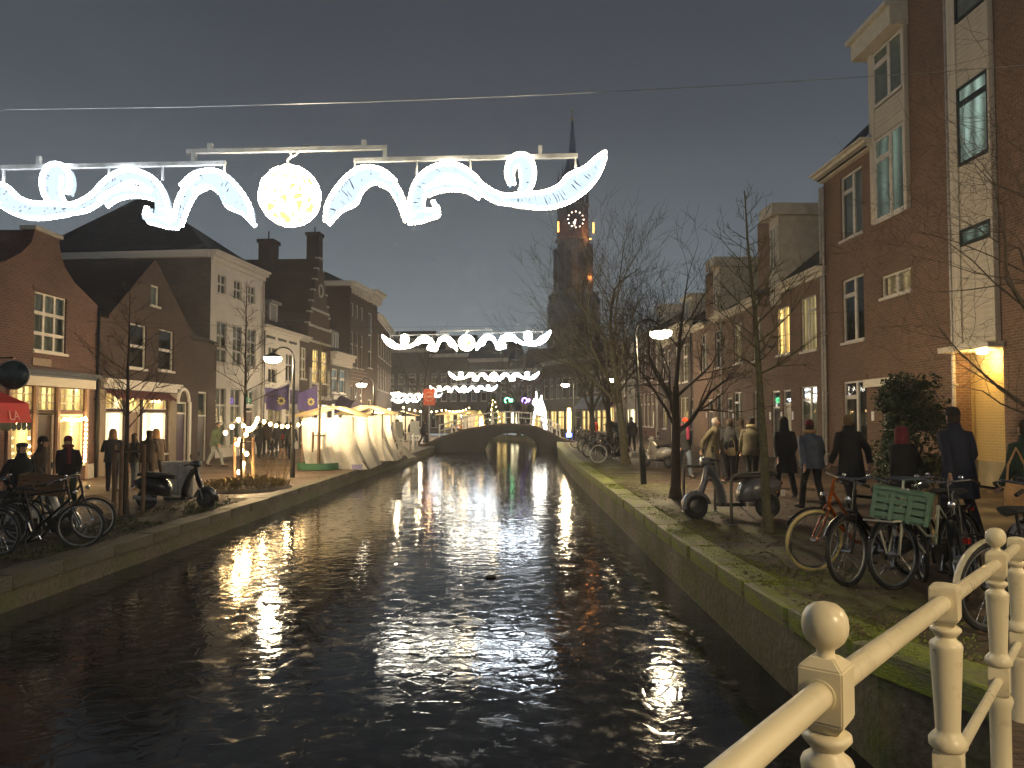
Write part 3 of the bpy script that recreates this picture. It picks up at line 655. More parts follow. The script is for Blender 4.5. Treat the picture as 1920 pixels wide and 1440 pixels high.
h = House('brick_row_house', 'old dark brick house with shop window and star decoration beside the lamp post', rp(2.72), rp(12.5))
for a in (.9, 2.5): h.win(a, a+1.1, 4.3, 6.45, 'T', curtain_grey)
h.win(5.1, 6.5, 4.0, 6.45, 'T', curtain_cream, t=.09); h.win(7.2, 8.5, 4.0, 6.45, 'T', curtain_cream, t=.09)
h.win(6.4, 8.5, .9, 3.0, 'two', lit_soft, name='shop_window'); h.win(1.0, 2.2, .9, 3.0, 'T', lit_soft); h.door(3.4, 4.5, 0, 2.9, dark_wood, .75, lit_soft); h.door(8.9, 9.7, 0, 2.9, dark_wood)
h.wall([(0, 0, 9.78), (7.3, 0, 9.78)], brick_dark, 9); h.cornice(0, 9.78, 7.75, cream_wood, .55, .6, dent=9); h.eave_roof(0, 9.78, 7.75, 10.4, 9)
b = MB(); b.box(5.0, 7.2, .6, 3.2, 7.8, 9.6); b.box(4.8, 7.4, .4, 3.4, 9.6, 9.85); b.build('dormer', cream_wood, h.o); h.win(5.3, 6.9, 8.0, 9.4, 'two', curtain_grey, y=.5, hole=False, sill=False)
h.pipe(9.6, 0, 7.3, black_metal)

board_m = M('cream_weatherboard', (.58, .52, .42), .6, var=.2, scale=3)
def boards(h, u0, u1, z0, z1, step=.14, y=-.10, parent=None):
    """weatherboards, each one lapping the board below"""
    k = max(1, int((z1-z0)/step)); st = (z1-z0)/k
    for i in range(k): link('board', UNIT, board_m, parent or h.o, ((u0+u1)/2, y+.012, z0+st*(i+.5)), (radians(-7), 0, 0), (u1-u0, .022, st+.004))
def dormer(h, u0, u1, z0, z1, depth, wz=None, lit=None):
    d = MB(); d.box(u0, u1, -.08, depth, z0, z1); d.box(u0-.25, u1+.25, -.45, depth+.2, z1+.002, z1+.5); d = d.build('dormer', board_m, h.o)
    if wz: h.win(u0+.25, u1-.2, wz[0], wz[1], 'dutch', lit or curtain_grey, y=-.15, hole=False, sill=False, t=.06)
    return d
plate_m = M('white_number_plate', (.75, .75, .72), .4)
# third new brick house
h = House('brick_row_house', 'newer brick row house with softly lit windows beyond the slim party wall', rp(12.52), rp(22.88))
h.win(8.2, 9.55, 4.45, 6.45, 'dutch', lit_soft); h.win(4.85, 6.2, 4.45, 6.5, 'dutch', curtain_grey); h.win(1.9, 3.2, 4.45, 6.6, 'dutch', curtain_grey)
h.win(8.05, 9.4, 1.0, 3.0, 'dutch', curtain_cream); h.win(4.9, 5.9, 1.0, 3.0, 'one', curtain_grey); h.door(6.9, 7.8, 0, 2.75, asph); h.door(3.3, 4.3, 0, 2.75, asph)
h.wall([(0, 0, 10.36), (7.05, 0, 10.36), (7.05, 3.0, 4.9), (10.0, 3.0, 4.9)], brick_new, 9)
h.cornice(4.9, 10.4, 7.25, cream_wood, .3, .35); h.cornice(0, 3.0, 7.25, cream_wood, .3, .35)
h.eave_roof(0, 10.36, 7.25, 10.2, 9); dormer(h, 4.9, 6.1, 7.27, 9.9, 2.6, (7.6, 9.6)); h.pipe(6.3, 0, 7.0)
for x in (2.9, 6.4, 7.95): h.box('number_plate', plate_m, x, x+.14, -.03, -.003, 1.7, 2.0)
# second new brick house
h = House('brick_row_house', 'newer brick row house with bright yellow windows and boxy cream dormer', rp(22.9), rp(31.73))
h.win(3.85, 5.3, 4.42, 6.42, 'dutch', lit_warm); h.win(6.5, 8.0, 4.35, 6.45, 'dutchr', EMIT('yellow_half_lit_curtain', (1., .72, .30), .42, .9)); h.win(.7, 2.0, 4.4, 6.4, 'dutch', curtain_cream)
h.win(6.35, 7.95, .95, 2.95, 'dutch', curtain_cream); h.door(3.15, 4.1, 0, 2.9, asph); h.door(4.45, 5.35, 0, 2.9, M('cream_door', (.42, .36, .24), .5), .8); h.win(.75, 1.7, .95, 2.95, 'one', curtain_grey)
h.wall([(0, 0, 8.83), (7.05, 0, 8.83), (7.05, 1.6, 3.35), (10.7, 1.6, 3.35)], brick_new, 9)
h.cornice(4.45, 8.85, 7.35, cream_wood, .34, .4); h.cornice(0, 1.5, 7.35, cream_wood, .34, .4)
h.eave_roof(0, 8.83, 7.35, 11.2, 9); dormer(h, 3.36, 4.45, 6.6, 10.4, 3.3, (8.1, 10.0))
boards(h, 3.36, 4.45, 6.62, 8.0, .14, -.115)
h.pipe(8.7, 0, 10.3)
for x in (2.9, 4.25, 5.5): h.box('number_plate', plate_m, x, x+.15, -.03, -.003, 1.65, 1.98)
# first new brick house, the largest on this side
h = House('brick_row_house', 'tall brick house with weatherboarded bays and yellow brick porch', rp(31.75), rp(46.5))
lit_sick = EMIT('dim_greenish_curtain', (.62, .78, .62), .16, .8)
h.win(1.35, 2.95, 7.95, 10.2, 'dutch', curtain_grey, t=.07); h.win(1.35, 2.95, 4.35, 6.55, 'dutch', dark_room, t=.07, lintel=brick_new); h.win(1.3, 3.0, .9, 3.0, 'dutch', dark_room, t=.07, lintel=brick_new)
h.win(4.1, 5.85, 5.5, 6.2, 'two', lit_soft, t=.07, lintel=brick_new); h.door(4.0, 5.2, 0, 2.35, asph, .98); h.box('door_canopy', cream_wood, 3.8, 6.0, -.5, -.004, 2.7, 2.95)
h.ops.append((7.85, 9.85, 0, 3.5))
h.wall([(0, 0, 14.7), (10.5, 0, 14.7), (10.5, 3.8, 14.7), (13.9, 3.8, 14.7), (13.9, 5.95, 14.7), (17, 5.95, 14.7)], brick_new, 9, reveal=.45)
# bay one
for u0, u1 in ((3.8, 4.1), (5.85, 5.95)): h.box('bay_post', board_m, u0, u1, -.14, -.004, 7.9, 13.4)
h.win(4.1, 5.85, 7.95, 10.55, 'dutch', lit_sick, y=-.13, hole=False, t=.08); boards(h, 4.1, 5.85, 10.6, 11.55); h.win(4.1, 5.85, 11.6, 13.35, 'dutch', curtain_grey, y=-.13, hole=False, t=.08, sill=False)
b = MB(); b.box(3.5, 6.0, -.55, .3, 13.4, 13.95); b.box(3.4, 6.0, -.7, .4, 13.95, 14.1); b.build('bay_cornice', cream_wood, h.o)
h.cornice(-.05, 3.85, 10.75, cream_wood, .3, .5); b = MB(); b.add([(0,-.3,10.76), (3.8,-.3,10.76), (3.8,3.5,14.4), (0,3.5,14.4)], [(0,1,2,3)]); b.add([(0,-.3,10.5), (3.8,-.3,10.5), (3.8,3.5,10.5), (0,3.5,10.5)], [(0,3,2,1)]); b.build('roof', roof, h.o)
# bay two
for u0, u1 in ((8.1, 8.45), (9.72, 9.8)): h.box('bay_post', board_m, u0, u1, -.14, -.004, 3.55, 15)
zz = 3.6
for z0, z1, bk, cl in ((6.2, 6.62, lit_sick, 'one'), (8.3, 10.35, EMIT('pale_teal_window', (.70, .90, .80), .34, .8), grid(1, [.78])), (12.1, 13.3, curtain_grey, 'one')):
    boards(h, 8.45, 9.72, zz, z0-.02); h.win(8.45, 9.72, z0, z1, cl, bk, dark_wood, y=-.13, hole=False, sill=False, t=.07); zz = z1+.02
boards(h, 8.45, 9.72, zz, 15)
h.box('canopy', cream_wood, 7.8, 9.9, -.4, -.004, 3.46, 3.6)
h.pipe(7.98, 0, 16); h.pipe(.08, 0, 10.3)
ybr = M('yellow_glazed_brick', (.60, .44, .18), .45, var=.25, scale=3)
h.box('porch_wall', M('grey_mortar', (.40, .33, .20), .9), 7.6, 10.1, .47, .60, 0, 3.6)
for i in range(46):
    z_ = .06+i*.073
    if i < 8 or i > 38: continue
    for k in range(10):
        u = 7.72+k*.222+(.11 if i % 2 else 0)
        if u+.21 < 9.98: link('brick', BEV, ybr, h.o, (u+.105, .462+R.uniform(-.003, .003), z_+.03), (0, 0, 0), (.212, .03, .063))
pl = MB().ell((8.9, .1, 3.40), .14, .14, .05, 10, 5).build('porch_light', EMIT('porch_light', (1., .70, .28), 9.), h.o, True)
lamp('porch_glow', h.o, (8.9, .12, 3.25), (1., .62, .20), 48, .1)
h.box('porch_ceiling', cream_wood, 7.85, 9.85, .0, .47, 3.46, 3.5)
for x in (3.35, 5.5): h.box('number_plate', plate_m, x, x+.16, -.03, -.003, 1.65, 1.95)
# ------------------------------------------------------------------ arched bridge across the canal
BP = [(-6.6, LZ-.02), (-5.6, .05), (-5, .32), (-3.3, .88), (-1.4, 1.2), (0, 1.27), (1.5, 1.14), (2.5, .78), (3.3, .3), (4.4, .0)]
def bz(x):
    for (a, za), (b, zb) in zip(BP, BP[1:]):
        if x <= b: return za+(zb-za)*(x-a)/(b-a)
    return BP[-1][1]
br = thing('arched_bridge', 'arched brick canal bridge with thin white railing and people crossing', 'bridge', (0, 53, 0))
dkb = BRICK('bridge_brick', (.055, .052, .045), (.045, .042, .038), (.04, .04, .035)); xs = [-6.6+.25*i for i in range(45)]
def arch_z(x): t = x/1.9; return WZ-.3 if abs(t) >= 1 else max(WZ-.3, -.72+1.36*math.sqrt(1-t*t))
b = MB()
for yy in (0, 4.2):
    for xa, xb in zip(xs, xs[1:]):
        b.quad((xa,yy,arch_z(xa)), (xb,yy,arch_z(xb)), (xb,yy,bz(xb)), (xa,yy,bz(xa)))
for xa, xb in zip(xs, xs[1:]):
    if abs(xa) < 2.1 or abs(xb) < 2.1: b.quad((xa,0,arch_z(xa)), (xb,0,arch_z(xb)), (xb,4.2,arch_z(xb)), (xa,4.2,arch_z(xa)))
b.build('span', dkb, br)
b = MB()
for xa, xb in zip(xs, xs[1:]): b.quad((xa,-.1,bz(xa)+.02), (xb,-.1,bz(xb)+.02), (xb,4.3,bz(xb)+.02), (xa,4.3,bz(xa)+.02)); b.quad((xa,-.1,bz(xa)+.02), (xb,-.1,bz(xb)+.02), (xb,-.1,bz(xb)-.12), (xa,-.1,bz(xa)-.12))
b.build('deck', pave_r, br)
for i in range(15):                           # voussoirs round the arch
    a = pi*(i+.5)/15; x, z = 2.05*cos(a), -.72+1.5*sin(a)
    link('arch_stone', BEV, dkb, br, (x, -.03, z), (0, pi/2-a, 0), (.30, .1, .24))
iron_white = M('white_painted_iron', (.80, .78, .72), .45, var=.15)
def low_rail(parent, pts, zf, y, h=.85):
    for x in pts:
        z = zf(x); pb = MB(); pb.lathe([(.075,0), (.075,.18), (.05,.24), (.045,h*.6), (.06,h*.66), (.045,h*.72), (.045,h-.06), (.065,h), (.03,h+.05)], (x,y,z), 8); pb.build('post', iron_white, parent, True)
    for hh in (.45, .84): MB().tube([(x, y, zf(x)+hh) for x in pts], .036, 6).build('rail', iron_white, parent, True)
for yy in (.05, 4.0): low_rail(br, [-5.0, -4.15, -3.3, -2.3, -1.4, -.45, .45, 1.3, 2.1, 2.75, 3.3], bz, yy)

# ------------------------------------------------------------------ the bridge the camera stands on
EDGE = [(-8,.40,.22), (-.75,.45,.22), (0,.86,.24), (.62,1.62,.22), (1.41,2.62,.17), (2.27,3.72,.12), (2.86,4.48,.10), (3.02,4.62,.10)]
nb = MB(); nb.add([(-8,-3.2,.22), (3.02,-3.2,.12)]+EDGE[::-1], [tuple(range(10))])
tag(nb.build('near_bridge_deck', pave_r), kind='structure')
kb = MB()
for (xa, ya, za), (xb, yb, zb) in zip(EDGE, EDGE[1:]): kb.add([(xa,ya+.01,za), (xb,yb+.01,zb), (xb,yb+.01,-1.5), (xa,ya+.01,-1.5)], [(0,1,2,3)])
tag(kb.build('wing_wall_of_near_bridge', BRICK('wing_brick', (.16, .075, .05), (.12, .06, .045), (.1, .09, .08))), kind='structure')
def GRIMY(name, col, grime, rough):
    m, n, l, out = newmat(name); v = coords(n, l)
    c = ramp(n, l, noise(n, l, v, 2.5, 4), [(.3, tuple(x*.92 for x in col)), (.7, tuple(min(1, x*1.05) for x in col))])
    g = ramp(n, l, noise(n, l, v, 7, 9, .72), [(.56, (0, 0, 0)), (.72, (.55, .55, .55))]); c = mixc(n, l, g, c, grime)
    chip = ramp(n, l, noise(n, l, v, 38, 3, .5), [(.74, (0, 0, 0)), (.77, (.8, .8, .8))]); c = mixc(n, l, chip, c, (.20, .15, .10))
    rr = ramp(n, l, noise(n, l, v, 11, 4), [(.35, (rough,)*3), (.7, (rough+.25,)*3)])
    principled(n, l, out, c, rr, 0, bump(n, l, noise(n, l, v, 22, 4), .14, .006)); return m
cream_iron = GRIMY('cream_gloss_paint', (.72, .63, .42), (.36, .30, .19), .26)
rl = thing('bridge_railing', 'cream painted bridge railing with ball finials and turned posts', 'railing', (0, 0, 0))
PO = [(-.70,.26,1,1.29), (-.02,.72,0,1.29), (.604,1.5,1,1.274), (1.394,2.5,0,1.203), (2.25,3.6,1,1.113), (2.84,4.36,0,1.06)]
def octo(c, prof, rz, n=4):
    rings = [[(c[0]+r*math.sqrt(2)*cos(rz+pi/4+2*pi*j/n), c[1]+r*math.sqrt(2)*sin(rz+pi/4+2*pi*j/n), z) for j in range(n)] for r, z in prof]
    return MB().loft(rings)
for i, (x, y, ball, zr) in enumerate(PO):
    j = min(i, len(PO)-2); rz = atan2(PO[j+1][1]-PO[j][1], PO[j+1][0]-PO[j][0]); c = (x, y, zr)
    s = MB().lathe([(.056,-1.06), (.056,-1.0), (.042,-.97), (.044,-.66), (.056,-.62), (.050,-.60)], c, 20)
    s.lathe([(.046,-.465), (.056,-.455), (.057,-.435), (.046,-.42), (.037,-.41), (.036,-.40), (.0475,-.15), (.049,-.138), (.045,-.128), (.031,-.118), (.029,-.110), (.038,-.100), (.046,-.090), (.045,-.082), (.036,-.076)], c, 24)
    p = s.build('post', cream_iron, rl, True, ang=50)
    for nm, prof in (('lower_block', [(.030,-.603), (.0415,-.590), (.0415,-.475), (.036,-.465)]), ('top_block', [(.024,-.078), (.0415,-.052), (.0415,.045), (.036,.053), (.006,.061)] if not ball else [(.024,-.078), (.0415,-.052), (.0415,.048), (.020,.066)])):
        me = octo((x, y), [(r_, z+zr) for r_, z in prof], rz).mesh(nm); bm = bmesh.new(); bm.from_mesh(me); bmesh.ops.bevel(bm, geom=bm.edges[:], offset=.003, segments=2, affect='EDGES'); bm.to_mesh(me); bm.free()
        me.polygons.foreach_set('use_smooth', [True]*len(me.polygons)); me.set_sharp_from_angle(angle=radians(30)); link(nm, me, cream_iron, p)
    if ball:
        f = MB().lathe([(.022,.060), (.017,.070), (.017,.078), (.025,.084), (.035,.094), (.0415,.108), (.0435,.124), (.0415,.140), (.034,.154), (.023,.163), (.009,.167)], c, 28)
        f.build('ball_finial', cream_iron, p, True, ang=70)
for (xa, ya, _, za), (xb, yb, _, zb) in zip(PO, PO[1:]):
    for dz, rr in ((0, .0255), (-.53, .0185)):
        a, c = Vector((xa, ya, za+dz)), Vector((xb, yb, zb+dz)); d = (c-a).normalized(); a = a+d*.040; c = c-d*.040
        MB().tube([a, a.lerp(c, .5), c], rr, 20).build('rail', cream_iron, rl, True)
        MB().tube([a-d*.003, a+d*.006], rr*1.18, 20).build('collar', cream_iron, rl, True); MB().tube([c-d*.006, c+d*.003], rr*1.18, 20).build('collar', cream_iron, rl, True)

# ------------------------------------------------------------------ garlands of rope light over the water
rope_m = EMIT('white_rope_light', (.84, .92, 1.), 20.); rope_w = EMIT('warm_white_rope_light', (1., .88, .64), 18.)
gold_m = EMIT('gold_rope_light', (1., .62, .16), 1.3); net_m = EMIT('white_net_light', (.80, .90, 1.), 7.0); net_d = EMIT('pale_blue_net_light', (.66, .82, 1.), .62)
bar_m = M('aluminium_bar', (.62, .63, .62), .4, .7)
def spline(p, k=6):
    out = []; n = len(p)
    for i in range(n-1):
        a, b_, c, d = p[max(i-1,0)], p[i], p[i+1], p[min(i+2,n-1)]
        for j in range(k):
            t = j/k; out.append(tuple(.5*((2*b_[q])+(-a[q]+c[q])*t+(2*a[q]-5*b_[q]+4*c[q]-d[q])*t*t+(-a[q]+3*b_[q]-3*c[q]+d[q])*t**3) for q in range(2)))
    return out+[p[-1]]
# ribbon edges of one half, in metres from the middle of the ball (x outwards, z up); each ribbon has two edges
K = .00454
def loc(l): return [((x-543)*K, (368-y)*K) for x, y in l]
RIB = [ (loc([(612,421),(616,388),(638,352),(666,326),(692,319),(722,327),(745,348)]), loc([(612,421),(636,396),(664,382),(674,362),(690,346),(712,342),(735,352)])),
        (loc([(715,330),(742,350),(756,378),(763,412)]), loc([(708,342),(728,352),(744,378),(758,416)])),
        (loc([(770,412),(770,385),(780,352),(802,328),(834,316),(864,320),(890,338),(908,358),(935,374),(958,380)]), loc([(798,410),(792,385),(800,358),(822,338),(840,330),(864,336),(885,350),(905,368),(932,384),(955,388)])),
        (loc([(792,358),(820,350),(850,346),(880,352),(905,366)]), loc([(800,366),(822,358),(850,355),(878,360),(900,374)])),
        (loc([(766,414),(784,404),(800,400),(816,398),(812,382)]), loc([(762,418),(784,416),(804,410),(820,404),(818,386)])),
        (loc([(958,358),(952,336),(958,312),(975,301),(994,306),(1004,330),(1000,358),(985,378)]), loc([(966,352),(963,334),(966,320),(972,313),(978,318),(980,334),(980,356),(970,374)])),
        (loc([(940,380),(985,376),(1020,374),(1050,362),(1068,343),(1100,328),(1122,310),(1140,299)]), loc([(945,386),(985,394),(1030,397),(1066,388),(1096,370),(1118,348),(1132,325),(1141,300)])) ]
def garland(name, label, P0, rz, scale=1., detail=True, tilt=0., warm_left=False):
    g = thing(name, label, 'garland', P0, 0, 'light garlands hung over the canal', rot=(0, tilt, rz), scale=scale)
    for sgn in (-1, 1):
        hb = MB(); nb_ = MB()
        for i, (ea, eb) in enumerate(RIB):
            A, B = spline(ea, 8 if detail else 4), spline(eb, 8 if detail else 4); k = min(len(A), len(B))
            A = [A[int(j*(len(A)-1)/(k-1))] for j in range(k)]; B = [B[int(j*(len(B)-1)/(k-1))] for j in range(k)]
            f = lambda p, y: (sgn*p[0], y, p[1])
            yo = .05 if i in (1, 3, 4) else 0
            for E_, y in ((A, -.05+yo), (B, .05+yo)):
                rad = [.017*(1+.28*(q % 2)) for q in range(k)] if detail else .022
                hb.tube([f(p, y) for p in E_], rad, 6 if detail else 4)
            if detail:
                for j in range(0, k-1):              # zigzag of lamps strung between the two edges
                    for a_, b_ in ((A[j], B[j+1]), (B[j], A[min(j+1, k-1)])):
                        L_ = hypot(a_[0]-b_[0], a_[1]-b_[1])
                        if L_ > .02: nb_.tube([f(a_, -.05+yo), f(((a_[0]+b_[0])/2+R.uniform(-.012,.012), (a_[1]+b_[1])/2+R.uniform(-.012,.012)), yo+R.uniform(-.04,.04)), f(b_, .05+yo)], .0085, 4, cap=False)
            else:
                for j in range(0, k-1): nb_.quad(f(A[j], -.05), f(A[j+1], -.05), f(B[j+1], .05), f(B[j], .05))
        w = hb.build('ribbon_outline', rope_w if (sgn > 0) == warm_left else rope_m, g, True); nb_.build('ribbon_net', net_d if detail else net_m, w)
        bb = MB(); bb.box(sgn*.55 if sgn > 0 else -2.47, 2.47 if sgn > 0 else -.55, -.02, .02, .28, .315); bar = bb.build('carrier_bar', bar_m, g)
        for x in (.56, 1.09, 1.55, 2.45): MB().box(sgn*x-.008, sgn*x+.008, -.01, .01, .16 if x < 2 else .08, .28).build('hanger', bar_m, bar)
        for x in (.82, 2.15): MB().box(sgn*x-.018, sgn*x+.018, -.018, .018, .316, .39).build('clamp', bar_m, bar)
    bar = MB().box(-.88, .84, -.02, .02, .385, .42).build('spreader_bar', bar_m, g)
    for x in (-.68, .64): MB().box(x-.02, x+.02, -.02, .02, .42, .47).build('clamp', bar_m, bar)
    cb = MB(); cb.tube([(0,0,.385), (.02,0,.35), (-.02,0,.31), (0,0,.25)], .012, 6); cb.tube([(.0,0,.33), (.06,0,.36), (.12,0,.43), (.24,0,.43)], .008, 5); cb.build('cable', bar_m, g)
    MB().ell((0,0,0), .225, .225, .225, 18, 12).build('ball_core', gold_m, g, True)
    n = MB(); rr = random.Random(4)
    for i in range(70 if detail else 26):                   # strings of lamps wound round the ball
        ax = Vector((rr.gauss(0,1), rr.gauss(0,1), rr.gauss(0,1))).normalized(); u = ax.orthogonal().normalized(); v = ax.cross(u); off = rr.uniform(-.85, .85); a0 = rr.uniform(0, 6.28); ln = rr.uniform(1.5, 4.5)
        q = math.sqrt(1-off*off); pp = []
        for j in range(14): a = a0+ln*j/13; pp.append((u*cos(a)*q+v*sin(a)*q+ax*off)*(.252+rr.uniform(-.006, .006)))
        n.tube(pp, .0075 if detail else .016, 4, cap=False)
    n.build('ball_net', rope_w, g)
    return g
garland('light_garland', 'largest garland of white ribbons with golden ball, hung over the open water', (-1.9, 6.5, 3.68), 0, 1., True, radians(-1.2), True)
garland('light_garland', 'glowing garland hanging before the row of bare trees and market stalls', (-1.46, 24.6, 4.15), 0, 1., False, radians(-1.5))
garland('light_garland', 'glowing garland hanging just in front of the arched bridge', (-1.09, 46, 4.13), 0, 1., False, 0)
garland('light_garland', 'glowing garland hanging just past the arched bridge', (-3.9, 62, 3.95), radians(8), 1., False, radians(-1))
garland('light_garland', 'glowing garland at the bend of the shop side street', (-9.3, 75, 3.75), radians(14), .92, False, 0)
garland('light_garland', 'last small glowing garland over the market crowd', (-12.7, 86, 3.5), radians(14), .9, False, 0)
# span wires
def wire(label, pts, r_=.006, sag=.25, m=None):
    p, q = Vector(pts[0]), Vector(pts[1]); L = [p.lerp(q, i/16)-Vector((0, 0, sag*4*(i/16)*(1-i/16))) for i in range(17)]
    return tag(MB().tube(L, r_, 4).build('span_wire', m or bar_m), label, 'wire')
wire('steel span wire that carries the largest garland', [(-14.0, 6.6, 4.75), (11.6, 6.4, 5.55)], .003, .65, steel)
wire('steel span wire that carries the garland before the stalls', [(-13.9, 25, 4.9), (11.5, 24.6, 5.2)], .004, .35, black_metal)
wire('steel span wire that carries the garland before the bridge', [(-13.0, 46, 5.0), (11.1, 46, 5.0)], .005, .35, black_metal)

# ------------------------------------------------------------------ street lamps
lens_m = EMIT('street_lamp_lens', (1., .86, .58), 55.); post_m = M('dark_lamp_post', (.016, .018, .017), .45, .4, var=.3)
def street_lamp(label, x, y, z, side, hgt=4.3, lean=0., watt=260, far=False):
    t = thing('street_lamp', label, 'street lamp', (x, y, z), 0, 'street lamps along the canal', rot=(0, lean, 0))
    MB().lathe([(.085,0), (.085,.9), (.075,.98), (.055,1.02), (.048,hgt-.5), (.040,hgt-.4)], n=10).build('post', post_m, t, True)
    a = [(side*.37*(1-cos(q)), 0, hgt-.4+.40*sin(q)) for q in [pi*i/10 for i in range(9)]]
    MB().tube(a, .028, 8).build('arm', post_m, t, True)
    hx, hz = side*.72, hgt-.32
    MB().lathe([(.05,.14), (.12,.10), (.27,.03), (.30,-.01), (.29,-.02)], (hx,0,hz), 16).build('hood', post_m, t, True)
    hd = MB().lathe([(.285,-.022), (.29,-.09), (.25,-.15), (.15,-.20), (.04,-.215)], (hx,0,hz), 16).build('lens', lens_m, t, True)
    if not far: lamp('lamp_light', t, (hx, 0, hz-.32), LAMPC, watt, .14)
    return t
street_lamp('tall curved street lamp leaning beside the thick bare tree trunk', 3.47, 20.3, 0, .95, 4.35, radians(-3), 380)
street_lamp('dark curved street lamp on the shop side quay before the market stall', -7.4, 26.0, LZ, -1, 4.4, 0, 320)
street_lamp('street lamp rising behind the market stalls', -8.1, 45, LZ, -1, 4.3, 0, 380)
street_lamp('street lamp past the arched bridge on the shop side', -8.6, 62, LZ, -1, 4.3, 0, 380)
street_lamp('street lamp at the far bend among the garlands', -10.2, 78, LZ, 1, 4.6, 0, 380)
street_lamp('street lamp standing by the brick house side end of the arched bridge', 4.6, 57, 0, -.9, 4.5, 0, 380)
street_lamp('street lamp between the far bare trees', 6.9, 47, 0, -.9, 4.4, 0, 380)
street_lamp('street lamp at the brick house side end of the bridge with cream railing', 4.6, -2.6, .12, -1, 4.6, 0, 460)
street_lamp('added unseen lamp close to the tall brick house with the yellow porch', 6.2, 2.6, .12, 1, 4.6, 0, 130)  # added lamp out of view, extra light by the tall brick house

# ------------------------------------------------------------------ church tower
tb = BRICK('tower_stone', (.150, .112, .095), (.115, .085, .074), (.1, .085, .075), w=1.2, h=.5); pale_t = M('pale_tower_stone', (.26, .235, .18), .85, scale=.3)
lead = M('tower_slate', (.07, .075, .10), .5, scale=.4)
t = thing('church_tower', 'tall gothic church tower with lit clock and slender spire above the bare trees', 'tower', (20.9, 262, 0), radians(6))
def sq(b, r0, z0, r1, z1, n=8, rot=pi/8):
    b.loft([[(r*cos(rot+2*pi*j/n), r*sin(rot+2*pi*j/n), z) for j in range(n)] for r, z in ((r0, z0), (r1, z1))])
b = MB(); b.box(-7.2, 7.2, -7.2, 7.2, 0, 43); b.build('base', tb, t)
b = MB(); b.box(-4.7, 4.7, -4.7, 4.7, 43, 62); b.build('belfry', pale_t, t)
b = MB(); sq(b, 5.6, 62, 5.4, 74); b.build('clock_stage', tb, t)
b = MB(); sq(b, 4.2, 74, 3.6, 84); b.build('lantern', tb, t)
b = MB(); sq(b, 3.7, 84, 1.3, 93); sq(b, 1.3, 93, .35, 104); b.build('spire', lead, t, ang=20)
b = MB(); b.ell((0,0,104.6), .8, .8, .8, 8, 6); b.tube([(0,0,105), (0,0,108.5)], .16, 5); b.box(-.8, .8, -.1, .1, 107, 107.3); b.build('gilt_finial', M('gilt', (.6, .4, .12), .4, .8), t)
for sx in (-1, 1):
    for sy in (-1, 1):
        b = MB(); b.box(sx*6.3-1.5, sx*6.3+1.5, sy*6.3-1.5, sy*6.3+1.5, 0, 41); sq(b, 1.6, 41, .1, 49, 4, pi/4); b.build('buttress', tb, t)
        b = MB(); b.box(sx*4.9-.95, sx*4.9+.95, sy*4.9-.95, sy*4.9+.95, 41, 60); sq(b, 1.2, 60, .1, 66, 4, pi/4)
        b.xf(Matrix.Identity(4)); b.build('pinnacle', tb, t)
        b = MB(); q = [(x, y) for x, y in ((0, 0),)]; b.loft([[(sx*4.2+r_*cos(pi/4+pi/2*j), sy*4.2+r_*sin(pi/4+pi/2*j), z) for j in range(4)] for r_, z in ((.7, 74), (.7, 80), (.08, 87))]); b.build('turret', tb, t)
for z in (43, 62, 74, 84): 
    b = MB(); rr = {43: 7.6, 62: 6.2, 74: 5.9, 84: 4.1}[z]; sq(b, rr, z-.5, rr, z+.5) if z != 43 else b.box(-7.6, 7.6, -7.6, 7.6, 42.5, 43.6); b.build('parapet', pale_t, t)
dk = M('belfry_louvre', (.03, .026, .024), .8)
for x in (-2.2, 2.2):
    for zb, zt_ in ((45, 58), (10, 24), (27, 39)):
        b = MB(); b.prism([(x-1.1, zb), (x+1.1, zb), (x+1.1, zt_-2), (x+.6, zt_-.7), (x, zt_), (x-.6, zt_-.7), (x-1.1, zt_-2)], -4.85 if zb > 40 else -7.35, -4.6 if zb > 40 else -7.1); b.build('window', dk, t)
clk = MB().lathe([(3.2, 0), (3.2, .25)], (0, 0, 0), 24).build('clock_face', M('dark_clock_face', (.035, .02, .03), .5), t, loc=(0, -5.45, 68.0), rot=(pi/2, 0, 0))
glow = EMIT('clock_glow', (1., .72, .5), 4.)
for i in range(12): MB().lathe([(.24, .26), (.24, .4)], (2.7*cos(i*pi/6), 2.7*sin(i*pi/6), 0), 8).build('hour_mark', glow, clk)
for a, l_ in ((radians(-104), 2.3), (radians(-122), 1.6)): MB().tube([(0,0,.4), (l_*cos(a), l_*sin(a), .4)], .17, 5).build('clock_hand', glow, clk)
orange = EMIT('orange_floodlight', (1., .35, .06), 7.)
for x, y, z in ((5.0, -5.6, 61.5), (4.9, -5.4, 46)):
    fl = MB().box(x-.3, x+.3, y-.25, y+.25, z-.2, z+.2).build('floodlight', orange, t); lamp('floodlight_glow', t, (x-.2, y-1.2, z+2.5), (1., .36, .08), 500, .4)
for x in (-6.0, 6.0): MB().box(x-.2, x+.2, -6.1, -5.8, 63.5, 67).build('lamp_strip', orange, t)

